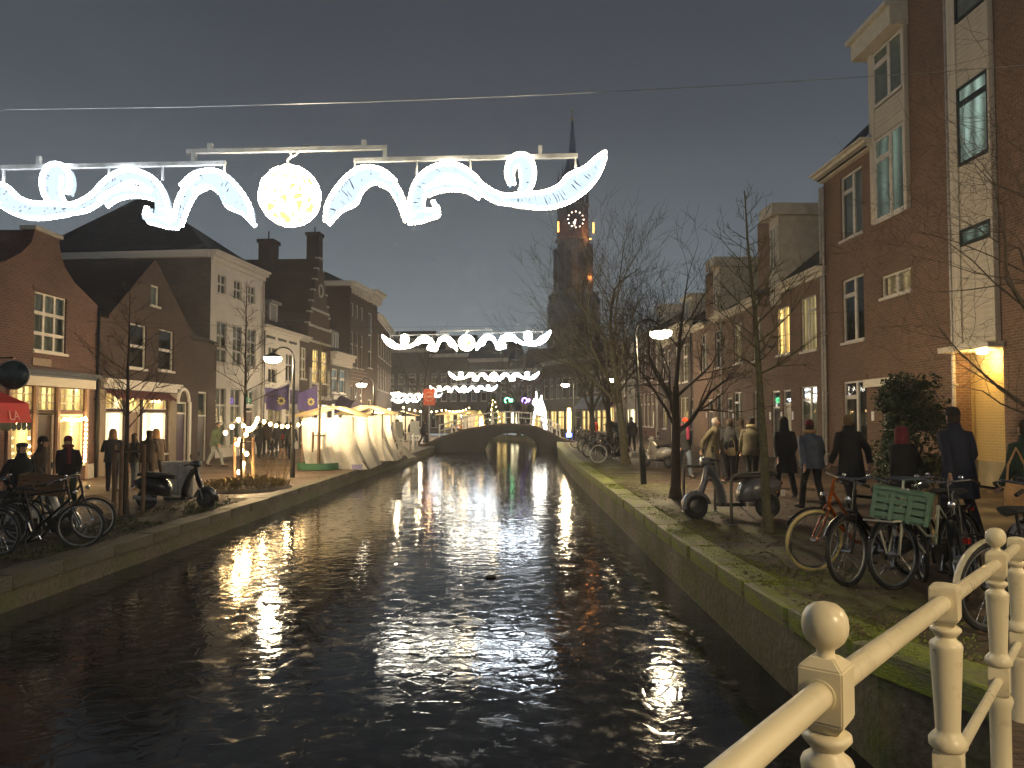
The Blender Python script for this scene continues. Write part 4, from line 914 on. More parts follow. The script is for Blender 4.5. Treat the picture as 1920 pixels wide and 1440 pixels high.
# ------------------------------------------------------------------ bare trees
def bark(name, c): return M(name, c, .9, var=.45, scale=14, bs=22, bst=.7)
bark_d = bark('dark_bark', (.050, .036, .026)); bark_m = bark('mossy_bark', (.10, .088, .045)); bark_p = bark('pale_bark', (.13, .10, .07))
def tree(label, x, y, z, h, r0, m, seed, lean=(0, 0), fork=.4, spread=.5, depth=5, tw=.006, group='bare trees along the quay', up=.25, first=None, twig=1.0):
    t = thing('bare_tree', label, 'tree', (x, y, z), 0, group); rr = random.Random(seed)
    T = MB(); C = MB()
    def grow(p, d, L, r_, lv):
        n = 5 if lv == 0 else 3; pts = [p]; rad = [r_]; q = p.copy(); dd = d.copy()
        for i in range(n):
            q_ = .35 if lv == 0 else 1.; dd = (dd+Vector((rr.gauss(0,.09)*q_, rr.gauss(0,.09)*q_, rr.gauss(0,.05)+up*.09*(lv > 0)))*(1+lv*.35)).normalized()
            q = q+dd*(L/n); pts.append(q.copy()); rad.append(r_*(1-(.40 if lv < 2 else .55)*(i+1)/n))
        (T if lv < 2 else C).tube(pts, rad, 9 if lv == 0 else (6 if lv == 1 else (4 if lv == 2 else 3)), cap=lv < 2)
        if lv >= depth: return
        k = {0: 7, 1: 5, 2: 5}.get(lv, 3)
        if lv >= 2: k = max(2, int(k*twig))
        for i in range(k):
            f = 1. if i == 0 else rr.uniform(.42, .95) if lv else rr.uniform(fork, .97)
            j = min(n-1, int(f*n)); pp = pts[j].lerp(pts[j+1], f*n-j) if f < 1 else pts[-1]
            an = rr.uniform(0, 2*pi) if lv else 2*pi*(i/k)+rr.uniform(-.5, .5); el = (rr.uniform(.25, .5) if i == 0 else rr.uniform(.6, 1.15))*spread*1.5
            u = dd.orthogonal().normalized(); v = dd.cross(u); nd = (dd*cos(el)+(u*cos(an)+v*sin(an))*sin(el)).normalized()
            grow(pp, nd, L*rr.uniform(.52, .78)*(1 if lv else .85), max(tw*.62, rad[min(j+1, n)]*(.78 if i == 0 else rr.uniform(.45, .62))), lv+1)
    grow(Vector((0, 0, -.05)), Vector((lean[0], lean[1], 1)).normalized(), h*.52, r0, 0)
    T.lathe([(r0*1.5, -.05), (r0*1.2, .12), (r0*1.0, .35)], n=9)
    k = h/max(p[2] for p in C.v+T.v); T.v = [(p[0]*k, p[1]*k, p[2]*k) for p in T.v]; C.v = [(p[0]*k, p[1]*k, p[2]*k) for p in C.v]
    tr = T.build('trunk', m, t, True); C.build('crown', m, t, True); return t
def young(label, x, y, z, h, r0, m, seed, lean, low, reach):
    """nursery tree: one straight leader with thin side branches"""
    t = thing('bare_tree', label, 'tree', (x, y, z), 0, 'young trees along the quay'); rr = random.Random(seed); T = MB(); C = MB(); n = 14; P = []; q = Vector((0, 0, -.03)); d = Vector((lean[0], lean[1], 1)).normalized()
    for i in range(n+1): P.append(q.copy()); q = q+(d+Vector((rr.gauss(0, .022), rr.gauss(0, .022), 0))).normalized()*(h/n)
    T.tube(P, [r0*(1-.93*i/n)+.003 for i in range(n+1)], 9)
    def side(p, dd, L, r_, lv):
        pts = [p]; e = dd.copy()
        for i in range(4): e = (e+Vector((rr.gauss(0, .10), rr.gauss(0, .10), rr.gauss(0, .05)+.07))).normalized(); pts.append(pts[-1]+e*L/4)
        C.tube(pts, [r_*(1-.7*i/4) for i in range(5)], 4 if lv == 0 else 3, cap=False)
        if lv < 2:
            for k in range(5 if lv == 0 else 3):
                j = rr.randint(1, 3); a = rr.uniform(0, 2*pi); u = e.orthogonal().normalized(); w = e.cross(u); side(pts[j], (e*.75+(u*cos(a)+w*sin(a))*.65).normalized(), L*rr.uniform(.3, .55), r_*.55, lv+1)
    for i in range(30):
        f = low+(1-low)*(i+.5)/30*.98; j = int(f*n); p = P[j].lerp(P[j+1], f*n-j); a = i*2.4+rr.uniform(-.4, .4); el = rr.uniform(.25, .75)
        side(p, Vector((cos(a)*cos(el), sin(a)*cos(el), sin(el))), reach*(1.05-f)*rr.uniform(.6, 1.35)/(1.05-low)+.12, r0*.26*(1.1-f)+.0035, 0)
    T.lathe([(r0*1.5, -.05), (r0*1.2, .1), (r0, .3)], n=9); T.build('trunk', m, t, True); C.build('crown', m, t, True); return t
tree('thick dark bare tree in the verge beside the leaning street lamp', 3.58, 16.9, 0, 6.9, .17, bark_d, 21, (.01, 0), .5, .55, 5, .010)
tree('mossy bare tree with pale trunk beside the parked silver scooter', 4.25, 28.9, 0, 10.4, .20, bark_m, 5, (-.02, 0), .45, .42, 5, .012)
young('young slender tree leaning over the grey scooter', 3.95, 11.9, 0, 5.4, .075, bark_m, 9, (-.045, .02), .45, 1.3)
tree('bare tree with leaning trunk near the arched bridge', 4.4, 41, 0, 8.6, .24, bark_m, 31, (-.10, 0), .45, .42, 5, .014, group='bare trees along the quay')
tree('dark upright bare tree behind the row of parked bicycles', 4.6, 36, 0, 9.8, .19, bark_d, 44, (0, 0), .45, .5, 5, .013)
tree('tall dark bare tree between the brick row houses and the church', 7.4, 50, 0, 12.5, .24, bark_d, 52, (0, 0), .45, .5, 5, .016)
tree('bare tree spreading thin branches across the tall brick house', 8.3, 10.6, 0, 8.4, .13, bark_p, 13, (-.02, .03), .3, .8, 5, .006)
young('thin young tree held by three stakes on the shop side verge', -8.2, 16.4, LZ, 4.9, .06, bark_d, 17, (.004, 0), .36, 1.5)
young('young tree hung with warm lights in the grassy bed', -7.75, 22.2, LZ, 6.0, .06, bark_d, 23, (.008, 0), .40, 1.3)
young('young tree in a round green planter beside the market stall', -7.5, 29.9, LZ, 5.2, .06, bark_m, 27, (0, 0), .5, 1.0)
tree('dark bare tree with no-entry sign past the bridge', -6.7, 60, LZ, 9.5, .24, bark_d, 61, (.03, 0), .4, .5, 4, .02)
tree('bare tree on the far corner by the green neon sign', .6, 68, 0, 9.5, .24, bark_d, 66, (0, 0), .4, .5, 4, .02)
# stakes of the young trees
for k, (x, y, s, lb) in enumerate(((-8.2, 16.4, .34, 'brown wooden stakes around the thin young tree near the bicycles'), (-7.75, 22.2, .3, 'wooden stakes around the light-hung young tree'), (-7.5, 29.9, .28, 'wooden stakes inside the green planter'))):
    t = thing('tree_stakes', lb, 'stakes', (x, y, LZ), .3, 'stakes of the young trees')
    wd = M('stake_wood', (.16, .095, .055), .85)
    for i in range(3): a = 2*pi*i/3+.4; MB().tube([(s*cos(a), s*sin(a), 0), (s*cos(a), s*sin(a), 1.45)], .042, 8).build('stake', wd, t, True)
    b = MB()
    for i in range(3):
        a, c = 2*pi*i/3+.4, 2*pi*(i+1)/3+.4; b.tube([(s*cos(a), s*sin(a), 1.32), (s*cos(c), s*sin(c), 1.32)], .018, 5)
    b.build('tie', M('tie_band', (.05, .045, .04), .8), t)

def clump(b, c, rx, ry, rz, n, lf, rr, droop=0, w=.5):
    for i in range(n):
        d = Vector((rr.gauss(0,1), rr.gauss(0,1), rr.gauss(0,1))).normalized()*(rr.random()**.4)
        p = Vector(c)+Vector((d.x*rx, d.y*ry, d.z*rz)); a = Vector((rr.gauss(0,1), rr.gauss(0,1), rr.gauss(0,.7)-droop)).normalized(); s = a.orthogonal().normalized()*lf*w*rr.uniform(.6, 1.2); a = a*lf*rr.uniform(.6, 1.4)
        b.add([p, p+a*.5+s, p+a, p+a*.5-s], [(0,1,2,3)])
t = thing('evergreen_shrub', 'dense dark evergreen shrub against the tall brick house', 'shrub', (9.3, 18.0, 0)); rr = random.Random(8); b = MB()
for i in range(64): a = rr.uniform(0, 6.28); zz = rr.uniform(.2, 2.6); w = .95*(1-.5*zz/2.8)*rr.uniform(.3, 1); clump(b, (w*cos(a), w*sin(a), zz), .32, .32, .3, 150, .085, rr, .4)
b.build('foliage', M('evergreen_leaf', (.022, .045, .018), .7, var=.5, scale=9), t)
b = MB(); 
for i in range(6): b.tube([(0,0,0), (rr.uniform(-.3,.3), rr.uniform(-.3,.3), 1.1), (rr.uniform(-.6,.6), rr.uniform(-.6,.6), 2.1)], [.05, .035, .01], 6)
b.build('stem', bark_d, t)
t = thing('grassy_bed', 'low bed of dry ornamental grass under the light-hung young tree', 'plant bed', (-7.55, 21.9, LZ)); rr = random.Random(6); b = MB()
for i in range(900):
    a = rr.uniform(0, 6.28); q = rr.random()**.5; x, y = 1.15*q*cos(a), 1.3*q*sin(a); hh = rr.uniform(.12, .42)*(1.15-.6*q); an = rr.uniform(0, 6.28); w = .008; dx, dy = cos(an)*hh*.6, sin(an)*hh*.6
    b.add([(x-w*sin(an), y+w*cos(an), .05), (x+w*sin(an), y-w*cos(an), .05), (x+dx*.5, y+dy*.5, .05+hh*.8), (x+dx, y+dy, .05+hh*.85)], [(0,1,2), (1,3,2)])
for i in range(70):
    a = rr.uniform(0, 6.28); x, y = .55+.4*cos(a), .5+.5*sin(a); b.tube([(x,y,.05), (x+rr.uniform(-.1,.1), y, .45), (x+rr.uniform(-.3,.3), y+rr.uniform(-.2,.2), rr.uniform(.6, .95))], [.004,.004,.003], 3)
b.build('grass_blades', straw_m, t); MB().lathe([(1.3,0), (1.22,.07), (.9,.13), (.3,.17)], n=20, sy=1.15).build('soil', M('bed_soil', (.05, .035, .02), .95, bst=.8), t, True)
# ------------------------------------------------------------------ market stalls and lights on the shop side
sheet_m = SHEET('white_stall_sheet', (.80, .78, .72), .62); sheet_y = SHEET('cream_stall_roof', (.80, .66, .38), .6); pole_m = M('stall_pole', (.20, .12, .07), .7)
def drape(b, p00, p10, p11, p01, nu=14, nv=12, amp=.05, sag=0., fold=5, seed=0, flare=0):
    """a cloth panel between four corners (top edge p00-p10), folds deepening to the hem"""
    rr = random.Random(seed); ph = rr.uniform(0, 6); c = [Vector(q) for q in (p00, p10, p11, p01)]
    nrm = (c[1]-c[0]).cross(c[3]-c[0]).normalized(); vs = []
    for j in range(nv+1):
        v = j/nv
        for i in range(nu+1):
            u = i/nu; p = (c[0]*(1-u)+c[1]*u)*(1-v)+(c[3]*(1-u)+c[2]*u)*v
            if flare: zz = p.z; vv = v**flare; p = (c[0]*(1-u)+c[1]*u)*(1-vv)+(c[3]*(1-u)+c[2]*u)*vv; p.z = zz
            p = p+nrm*(amp*v**.7*(sin(u*fold*2*pi+ph+v*1.3)+.5*sin(u*fold*4.3+ph*2))+sag*sin(pi*v)*sin(pi*u)); vs.append(p)
    n = nu+1; b.add(vs, [(j*n+i, j*n+i+1, (j+1)*n+i+1, (j+1)*n+i) for j in range(nv) for i in range(nu)])
def stall(label, x, y, rz, W, D, H, seed, open_side=0, wt=120):
    t = thing('market_stall', label, 'market stall', (x, y, LZ), rz, 'market stalls on the quay'); hw, hd = W/2, D/2
    for sx in (-1, 1):
        for sy in (-1, 1): MB().tube([(sx*hw, sy*hd, 0), (sx*hw, sy*hd, H)], .028, 8).build('pole', pole_m, t, True)
    b = MB(); drape(b, (0,-hd-.25,H+.42), (0,hd+.25,H+.42), (-hw-.5,hd+.3,H-.02), (-hw-.5,-hd-.3,H-.02), 10, 8, .02, -.06, 3, seed); drape(b, (0,-hd-.25,H+.42), (0,hd+.25,H+.42), (hw+.35,hd+.3,H), (hw+.35,-hd-.3,H), 10, 8, .02, .06, 3, seed+1)
    b.build('canopy', sheet_y, t, True)
    b = MB(); drape(b, (hw+.02,-hd,H-.05), (hw+.02,hd*(.15 if open_side else 1),H-.05), (hw+.55,hd*(.15 if open_side else 1),.03), (hw+.75,-hd-.1,.03), 22, 16, .085, .02, 4, seed+2, 2.4); b.build('side_sheet', sheet_m, t, True)
    b = MB(); drape(b, (-hw,-hd-.02,H-.05), (hw,-hd-.02,H-.05), (hw+.7,-hd-.35,.02), (-hw*.75,-hd-.12,.02), 26, 16, .08, -.04, 5, seed+3, 2.6); b.build('end_sheet', sheet_m, t, True)
    if open_side:
        b = MB(); drape(b, (hw+.02,hd*.7,H-.05), (hw+.02,hd,H-.05), (hw+1.0,hd+.5,.03), (hw+.9,hd*.75,.03), 12, 16, .09, .05, 2, seed+5, 2.6); b.build('loose_sheet', sheet_m, t, True)
    ubox('table_top', t, M('stall_table', (.28, .19, .10), .7), -hw*.75, hw*.55, -hd*.92, hd*.92, .82, .87)
    for sx in (-.65, .45):
        for sy in (-.85, .85): ubox('table_leg', t, pole_m, sx*hw-.03, sx*hw+.03, sy*hd-.03, sy*hd+.03, 0, .82)
    rr = random.Random(seed)
    for i in range(9): yy = -hd*.8+i*hd*.2; ubox('goods', t, M('goods_%d' % (i % 3), ((.45, .12, .08), (.5, .32, .08), (.12, .16, .3))[i % 3], .6), rr.uniform(-.3, 0), rr.uniform(.1, .3), yy, yy+.15, .87, .87+rr.uniform(.12, .35))
    bb = MB().ell((0,0,H-.12), .07, .07, .09, 10, 6).build('bulb', EMIT('stall_bulb', (1., .80, .48), 60.), t, True); lamp('stall_light', t, (0, 0, H-.32), (1., .74, .40), wt, .08)
    return t
stall('white sheeted market stall beside the green planter', -7.15, 31.2, radians(-3), 2.0, 2.3, 2.05, 3, 0, 150)
stall('market stall with open side and sheet trailing over the quay edge', -6.85, 36.9, radians(-4), 1.9, 2.6, 2.15, 9, 1, 170)
stall('far market stall glowing orange beyond the white barrier', -9.6, 66, radians(10), 2.4, 5, 2.1, 15, 0, 200)
stall('far market stall glowing near the tall plane tree', -5.0, 76, radians(30), 2.4, 5, 2.2, 21, 0, 200)
stall('last market stall under the small garlands', -12.5, 72, radians(5), 2.4, 5, 2.1, 25, 0, 200)
tag(MB().lathe([(.78,0), (.82,.03), (.82,.27), (.74,.27), (.72,.12), (.1,.12)], (-7.5, 29.9, LZ), 24).build('planter', M('green_planter', (.03, .12, .06), .5), smooth=True), 'round green planter ring around the young tree', 'planter')
cr = thing('crate', 'small lilac plastic crate on the quay before the white stall sheet', 'crate', (-5.95, 29.7, LZ), .1); cm_ = M('lilac_plastic', (.30, .28, .48), .4)
for a in ((-.2,.2,-.14,-.12), (-.2,.2,.12,.14), (-.2,-.18,-.12,.12), (.18,.2,-.12,.12)): ubox('side', cr, cm_, a[0], a[1], a[2], a[3], .02, .2)
ubox('bottom', cr, cm_, -.18, .18, -.12, .12, 0, .02); ubox('rim', cr, cm_, -.22, .22, -.16, -.141, .17, .21)
stall('market stall with bright bulbs past the white barrier', -9.9, 57, radians(4), 2.2, 4, 2.1, 31, 0, 200)
# festoon of bulbs from the young tree to the stall
def festoon(label, pts, n, sag, r_=.05, wt=0):
    t = thing('string_lights', label, 'string lights', (0, 0, 0), 0, 'strings of warm bulbs'); P = []
    for a, b_ in zip(pts, pts[1:]):
        a, b_ = Vector(a), Vector(b_); P += [a.lerp(b_, i/12)-Vector((0, 0, sag*4*(i/12)*(1-i/12))) for i in range(12)]
    P.append(Vector(pts[-1])); MB().tube(P, .008, 4).build('cable', rubber, t)
    me = cached(('bulb', r_), lambda: MB().ell((0,0,-r_*.7), r_, r_, r_*1.1, 8, 6), True)
    for i in range(n):
        q = (i+.5)/n*(len(P)-1); j = int(q); p = P[j].lerp(P[j+1], q-j); link('bulb', me, bulb_m, t, p)
        if wt and i % 4 == 1: lamp('bulb_light', t, p-Vector((0, 0, .14)), WARM, wt, .06)
    return t
festoon('string of warm bulbs from the light-hung tree to the white stall', [(-7.75, 22.2, 1.55), (-8.6, 26.0, 1.75), (-8.1, 30.2, 1.6)], 17, .22, .06, 30)
festoon('tangle of warm bulbs wound low round the light-hung tree', [(-7.85, 22.0, .15), (-7.6, 22.1, .75), (-7.9, 22.0, 1.1), (-7.55, 22.2, 1.45), (-7.9, 22.15, 1.75), (-8.25, 21.9, 1.3)], 12, .05, .06, 34)
festoon('warm bulbs hung inside the pizza shop front', [(-13.95, 21.4, 1.75), (-13.95, 22.2, 1.6), (-13.95, 22.3, .5)], 10, .1, .035)
festoon('curtain of warm bulbs at the doorway of the pizza shop', [(-13.95, 23.9, 1.75), (-13.95, 25.2, 1.78), (-13.95, 25.15, .3)], 22, .08, .04)
festoon('warm bulbs strung along the orange glowing stall', [(-11, 60, 2.3), (-10.5, 66, 2.5), (-11.5, 71, 2.4)], 14, .3, .07)
festoon('warm bulbs strung over the far market', [(-9, 62, 2.6), (-6, 68, 2.4), (-4, 74, 2.7)], 16, .3, .06)
# red awning and round sign of the pizza shop
t = thing('shop_awning', 'red shop awning with pale lettering and scalloped hem', 'awning', (-14.1, 18.4, LZ), radians(90)); red = M('red_canvas', (.50, .012, .018), .75, var=.2, scale=2)
b = MB(); z0 = 2.95; b.add([(0,-.02,z0), (1.8,-.02,z0), (1.85,-1.35,z0-.55), (0,-1.35,z0-.55), (1.85,-1.45,z0-1.05), (0,-1.45,z0-1.05), (1.8,-.02,z0-1.05)], [(0,1,2,3), (3,2,4,5), (1,6,4,2)]); b.build('canvas', red, t)
b = MB()
for i in range(9): x = i*.205; b.add([(x,-1.452,z0-1.05), (x+.2,-1.452,z0-1.05), (x+.2,-1.452,z0-1.2), (x+.15,-1.452,z0-1.25), (x+.05,-1.452,z0-1.25), (x,-1.452,z0-1.2)], [tuple(range(6))])
b.build('scalloped_hem', M('dark_green_canvas', (.02, .035, .025), .8), t)
link('lettering', text_mesh('LA', .36), M('pale_pink_print', (.75, .30, .24), .7), t, (1.15, -1.465, z0-.98), (radians(78), 0, 0)); link('lettering', text_mesh('E', .22), M('faded_print', (.62, .05, .05), .7), t, (1.0, -1.12, z0-.43), (radians(23), 0, 0))
t = thing('round_sign', 'round dark green hanging sign above the red awning', 'sign', (-13.1, 20.15, 2.88)); MB().lathe([(.33,-.06), (.37,-.03), (.37,.03), (.33,.06)], n=28).build('disc', M('dark_green_sign', (.015, .04, .035), .25), t, True, rot=(pi/2, 0, .25)); MB().torus((0,0,0), .37, .025, 'y', 28, 6).build('rim', M('grey_rim', (.25, .25, .27), .4), t, True, rot=(0, 0, .25)); MB().tube([(-1.0, .1, .45), (0,0,.45)], .025, 6).build('bracket', black_metal, t)
# purple banners with sunflower emblems, and the round purple canopy
pur = M('purple_canvas', (.085, .055, .21), .8, var=.2, scale=2); sun = M('sunflower_print', (.62, .52, .14), .7)
def banner(label, x, y, z, w, hgt, peak, rz):
    t = thing('banner', label, 'banner', (x, y, z), rz, 'purple sunflower banners')
    b = MB(); n = 10; top = [(w*i/n, .05*sin(i*.9), hgt+(peak*((i/n)**1.2) if peak else 0)) for i in range(n+1)]; bot = [(w*i/n, .05*sin(i*.9+.4), .06*sin(i)) for i in range(n+1)]
    b.add(top+bot, [(i, i+1, n+2+i, n+1+i) for i in range(n)]); b.build('cloth', pur, t)
    e = MB()
    for k in range(8):
        a = k*pi/4; ca, sa = cos(a), sin(a); r1, r2 = .09, .27
        e.add([(w*.62+r1*cos(a-.42), -.07, hgt*.52+r1*sin(a-.42)), (w*.62+.20*cos(a-.3), -.075, hgt*.52+.20*sin(a-.3)), (w*.62+r2*ca, -.07, hgt*.52+r2*sa), (w*.62+.20*cos(a+.3), -.075, hgt*.52+.20*sin(a+.3)), (w*.62+r1*cos(a+.42), -.07, hgt*.52+r1*sin(a+.42))], [tuple(range(5))])
    e.build('flower_emblem', sun, t); MB().lathe([(.11,-.01), (.11,.01)], n=12).build('flower_heart', dark_wood, t, loc=(w*.62, -.085, hgt*.52), rot=(pi/2, 0, 0))
    MB().tube([(w,.03,-2.6), (w,.03,hgt+peak+.1)], .03, 6).build('pole', white_wood, t, True); return t
banner('purple sunflower banner in front of the low white house', -13.5, 42.2, 2.12, 1.35, 1.0, .5, radians(42)); banner('purple sunflower banner in front of the stepped gable house', -13.0, 46.6, 2.12, 1.35, 1.05, .6, radians(42))
t = thing('round_awning', 'half-round purple awning with bright sign below the black house', 'awning', (-12.9, 55.6, 1.85), radians(80)); b = MB(); n = 12
rings = [[(1.5+1.5*cos(pi*i/n), -.02-d, 1.5*sin(pi*i/n)*(1-.25*(d > .5))) for i in range(n+1)] for d in (0, .7, 1.2)]; k = n+1
b.add([p for r_ in rings for p in r_], [(j*k+i, j*k+i+1, (j+1)*k+i+1, (j+1)*k+i) for j in range(2) for i in range(n)]+[tuple(2*k+i for i in range(k))]); b.build('canopy', M('dark_purple_canvas', (.035, .018, .075), .8), t)
for i, c in enumerate(((1., .85, 1.), (.85, .55, 1.), (1., .75, 1.), (.8, .5, 1.))): ubox('sign_letter_box', t, EMIT('violet_sign_%d' % i, c, 3.5), -.6+i*1.0, .1+i*1.0, -1.3, -1.24, -.42, -.05)
# signs and barrier near the bridge
t = thing('no_entry_sign', 'orange-red no-entry sign on a pole before the dark tree', 'sign', (-6.35, 59, LZ)); MB().tube([(0,0,0), (0,0,4.2)], .04, 8).build('pole', steel, t, True)
sr = M('signal_orange_red', (.80, .10, .02), .5); ubox('board', t, sr, -.45, .45, -.06, -.02, 2.9, 4.15); MB().torus((0,-.065,3.55), .34, .03, 'y', 24, 5).build('ring', M('sign_cream', (.85, .55, .35), .5), t); ubox('bar', t, M('sign_cream', (.85, .55, .35), .5), -.22, .22, -.075, -.062, 3.49, 3.61)
lamp('sign_light', t, (.1, -.9, 4.5), WARM, 14, .1)
t = thing('no_entry_sign', 'small red no-entry sign by the far garlands', 'sign', (-13.2, 70, LZ)); MB().tube([(0,0,0), (0,0,3)], .04, 6).build('pole', steel, t); ubox('board', t, sr, -.4, .4, -.06, -.02, 2.1, 3.1); ubox('bar', t, plate_m, -.25, .25, -.075, -.062, 2.55, 2.65)
def panel_sign(label, x, y, n):
    t = thing('notice_board', label, 'sign', (x, y, LZ), .1, 'notice boards by the bridge'); MB().tube([(0,0,0), (0,0,1.75)], .035, 8).build('post', steel, t, True)
    for i in range(n): ubox('panel', t, M('grey_panel', (.40, .42, .38), .6), -.3+i*.33, -.02+i*.33 if n > 1 else .3, -.05, -.037, .85, 1.75)
    pt = ubox('text_plate', t, plate_m, -.35, .35, -.06, -.04, .55, .82)
    for i in range(4): ubox('print', pt, asph, -.4+i*.2, -.28+i*.2, -.62, -.5, -.2, .2)
    return t
panel_sign('pair of tall grey notice panels with white text plate near the stall sheet', -6.35, 42.6, 2); panel_sign('single grey notice panel on the quay near the bridge', -6.2, 49, 1)
t = thing('barrier', 'white tubular barrier behind the notice panels', 'barrier', (-8.1, 47.5, LZ), .1)
for x in (0, .9, 1.8): MB().tube([(x,0,0), (x,0,1.05)], .03, 6).build('post', iron_white, t)
for z in (.55, 1.02): MB().tube([(0,0,z), (1.8,0,z)], .025, 6).build('rail', iron_white, t)
for x, y, lb in ((-6.5, 44.5, 'short white bollard near the notice panels'), (-5.9, 46.2, 'short white bollard beside the quay edge')): tag(MB().lathe([(.07,0), (.07,.9), (.05,.98), (.02,1.02)], (x,y,LZ), 10).build('bollard', iron_white, smooth=True), lb, 'bollard', 'bollards near the bridge')
# lit figure and neon signs beyond the bridge
t = thing('light_sculpture', 'tall white glowing light sculpture behind the arched bridge', 'light sculpture', (2.0, 59.5, .4)); sc_m = EMIT('sculpture_light', (1., .95, .82), 7.); b = MB()
for sx in (-1, 1): b.tube([(sx*.55,0,0), (sx*.5,0,1.0), (sx*.35,0,1.9), (sx*.16,0,2.7)], [.14,.2,.26,.16], 8)
b.ell((0,0,2.0), .42, .25, .55, 10, 7); b.build('body', sc_m, t, True); MB().tube([(-.1,0,2.5), (-.12,0,3.3)], [.12,.03], 7).build('spike', sc_m, t, True); MB().tube([(.2,0,2.4), (.28,0,3.0)], [.12,.04], 7).build('spike', sc_m, t, True)
for nm, lb, x, z, c in (('green', 'small green neon sign beyond the bridge', -.4, 3.1, (.1, 1., .35)), ('violet', 'small violet neon sign beyond the bridge', 1.05, 3.1, (.35, .15, 1.))):
    t = thing('neon_sign', lb, 'sign', (x, 64, z)); ubox('case', t, black_metal, -.5, .5, .0, .1, -.3, .3); MB().torus((0,-.03,0), .2, .035, 'y', 16, 5).build('tube', EMIT('neon_'+nm, c, 12.), t); MB().box(.25, .45, -.05, -.02, -.12, .12).build('letter', EMIT('neon_'+nm, c, 12.), t); MB().tube([(0,.05,-3), (0,.05,-.3)], .04, 6).build('pole', black_metal, t)
t = thing('glow_column', 'upright glowing strip with blue foot by the bridge end', 'light', (4.3, 58, 0)); MB().box(-.12, .12, -.1, .1, .55, 2.4).build('strip', EMIT('strip_light', (1., .70, .30), 5.), t); MB().box(-.2, .2, -.15, .15, .2, .5).build('blue_foot', EMIT('blue_lamp', (.08, .15, 1.), 8.), t); MB().box(-.16, .16, -.12, .12, 0, .2).build('base', black_metal, t)
t = thing('decorated_fir', 'small fir tree with warm lights beside the arched bridge railing', 'fir tree', (-1.4, 57.8, 1.0)); rr = random.Random(3); b = MB()
for i in range(26): q = i/26; w = .75*(1-q)+.05; clump(b, (w*.5*cos(i*2.4), w*.5*sin(i*2.4), .3+q*1.9), w*.5, w*.5, .14, 40, .10, rr, .5)
b.build('foliage', M('fir_green', (.035, .08, .03), .8, var=.4), t); MB().tube([(0,0,0), (0,0,2.2)], [.06,.02], 6).build('trunk', bark_d, t)
for i in range(14): MB().ell((.5*(1-i/16)*cos(i*2.1), -.3*(1-i/20), .4+i*.12), .035, .035, .035, 5, 4).build('bulb', bulb_m, t)
t = thing('glow_tent', 'small amber lit cone beside the fir on the bridge approach', 'lantern', (-2.4, 57.5, .85)); MB().lathe([(.42,0), (.40,.5), (.25,1.0), (.04,1.35)], n=12).build('shade', EMIT('amber_shade', (1., .5, .12), 1.1), t, True); MB().lathe([(.14,.1), (.16,.5), (.05,.9)], (.1,-.4,0), 10).build('flame', EMIT('amber_core', (1., .75, .35), 12.), t, True)
t = thing('utility_cabinet', 'pale grey utility cabinet behind the black scooter', 'cabinet', (-8.35, 19.4, LZ), .15); cb = M('cabinet_grey', (.40, .38, .34), .6); ubox('body', t, cb, -.36, .36, -.2, .2, .05, .88, me=BEV); ubox('lid', t, cb, -.39, .39, -.23, .23, .88, .93); ubox('plinth', t, asph, -.34, .34, -.18, .18, 0, .05); ubox('door_seam', t, asph, -.005, .005, -.206, -.2, .1, .84)

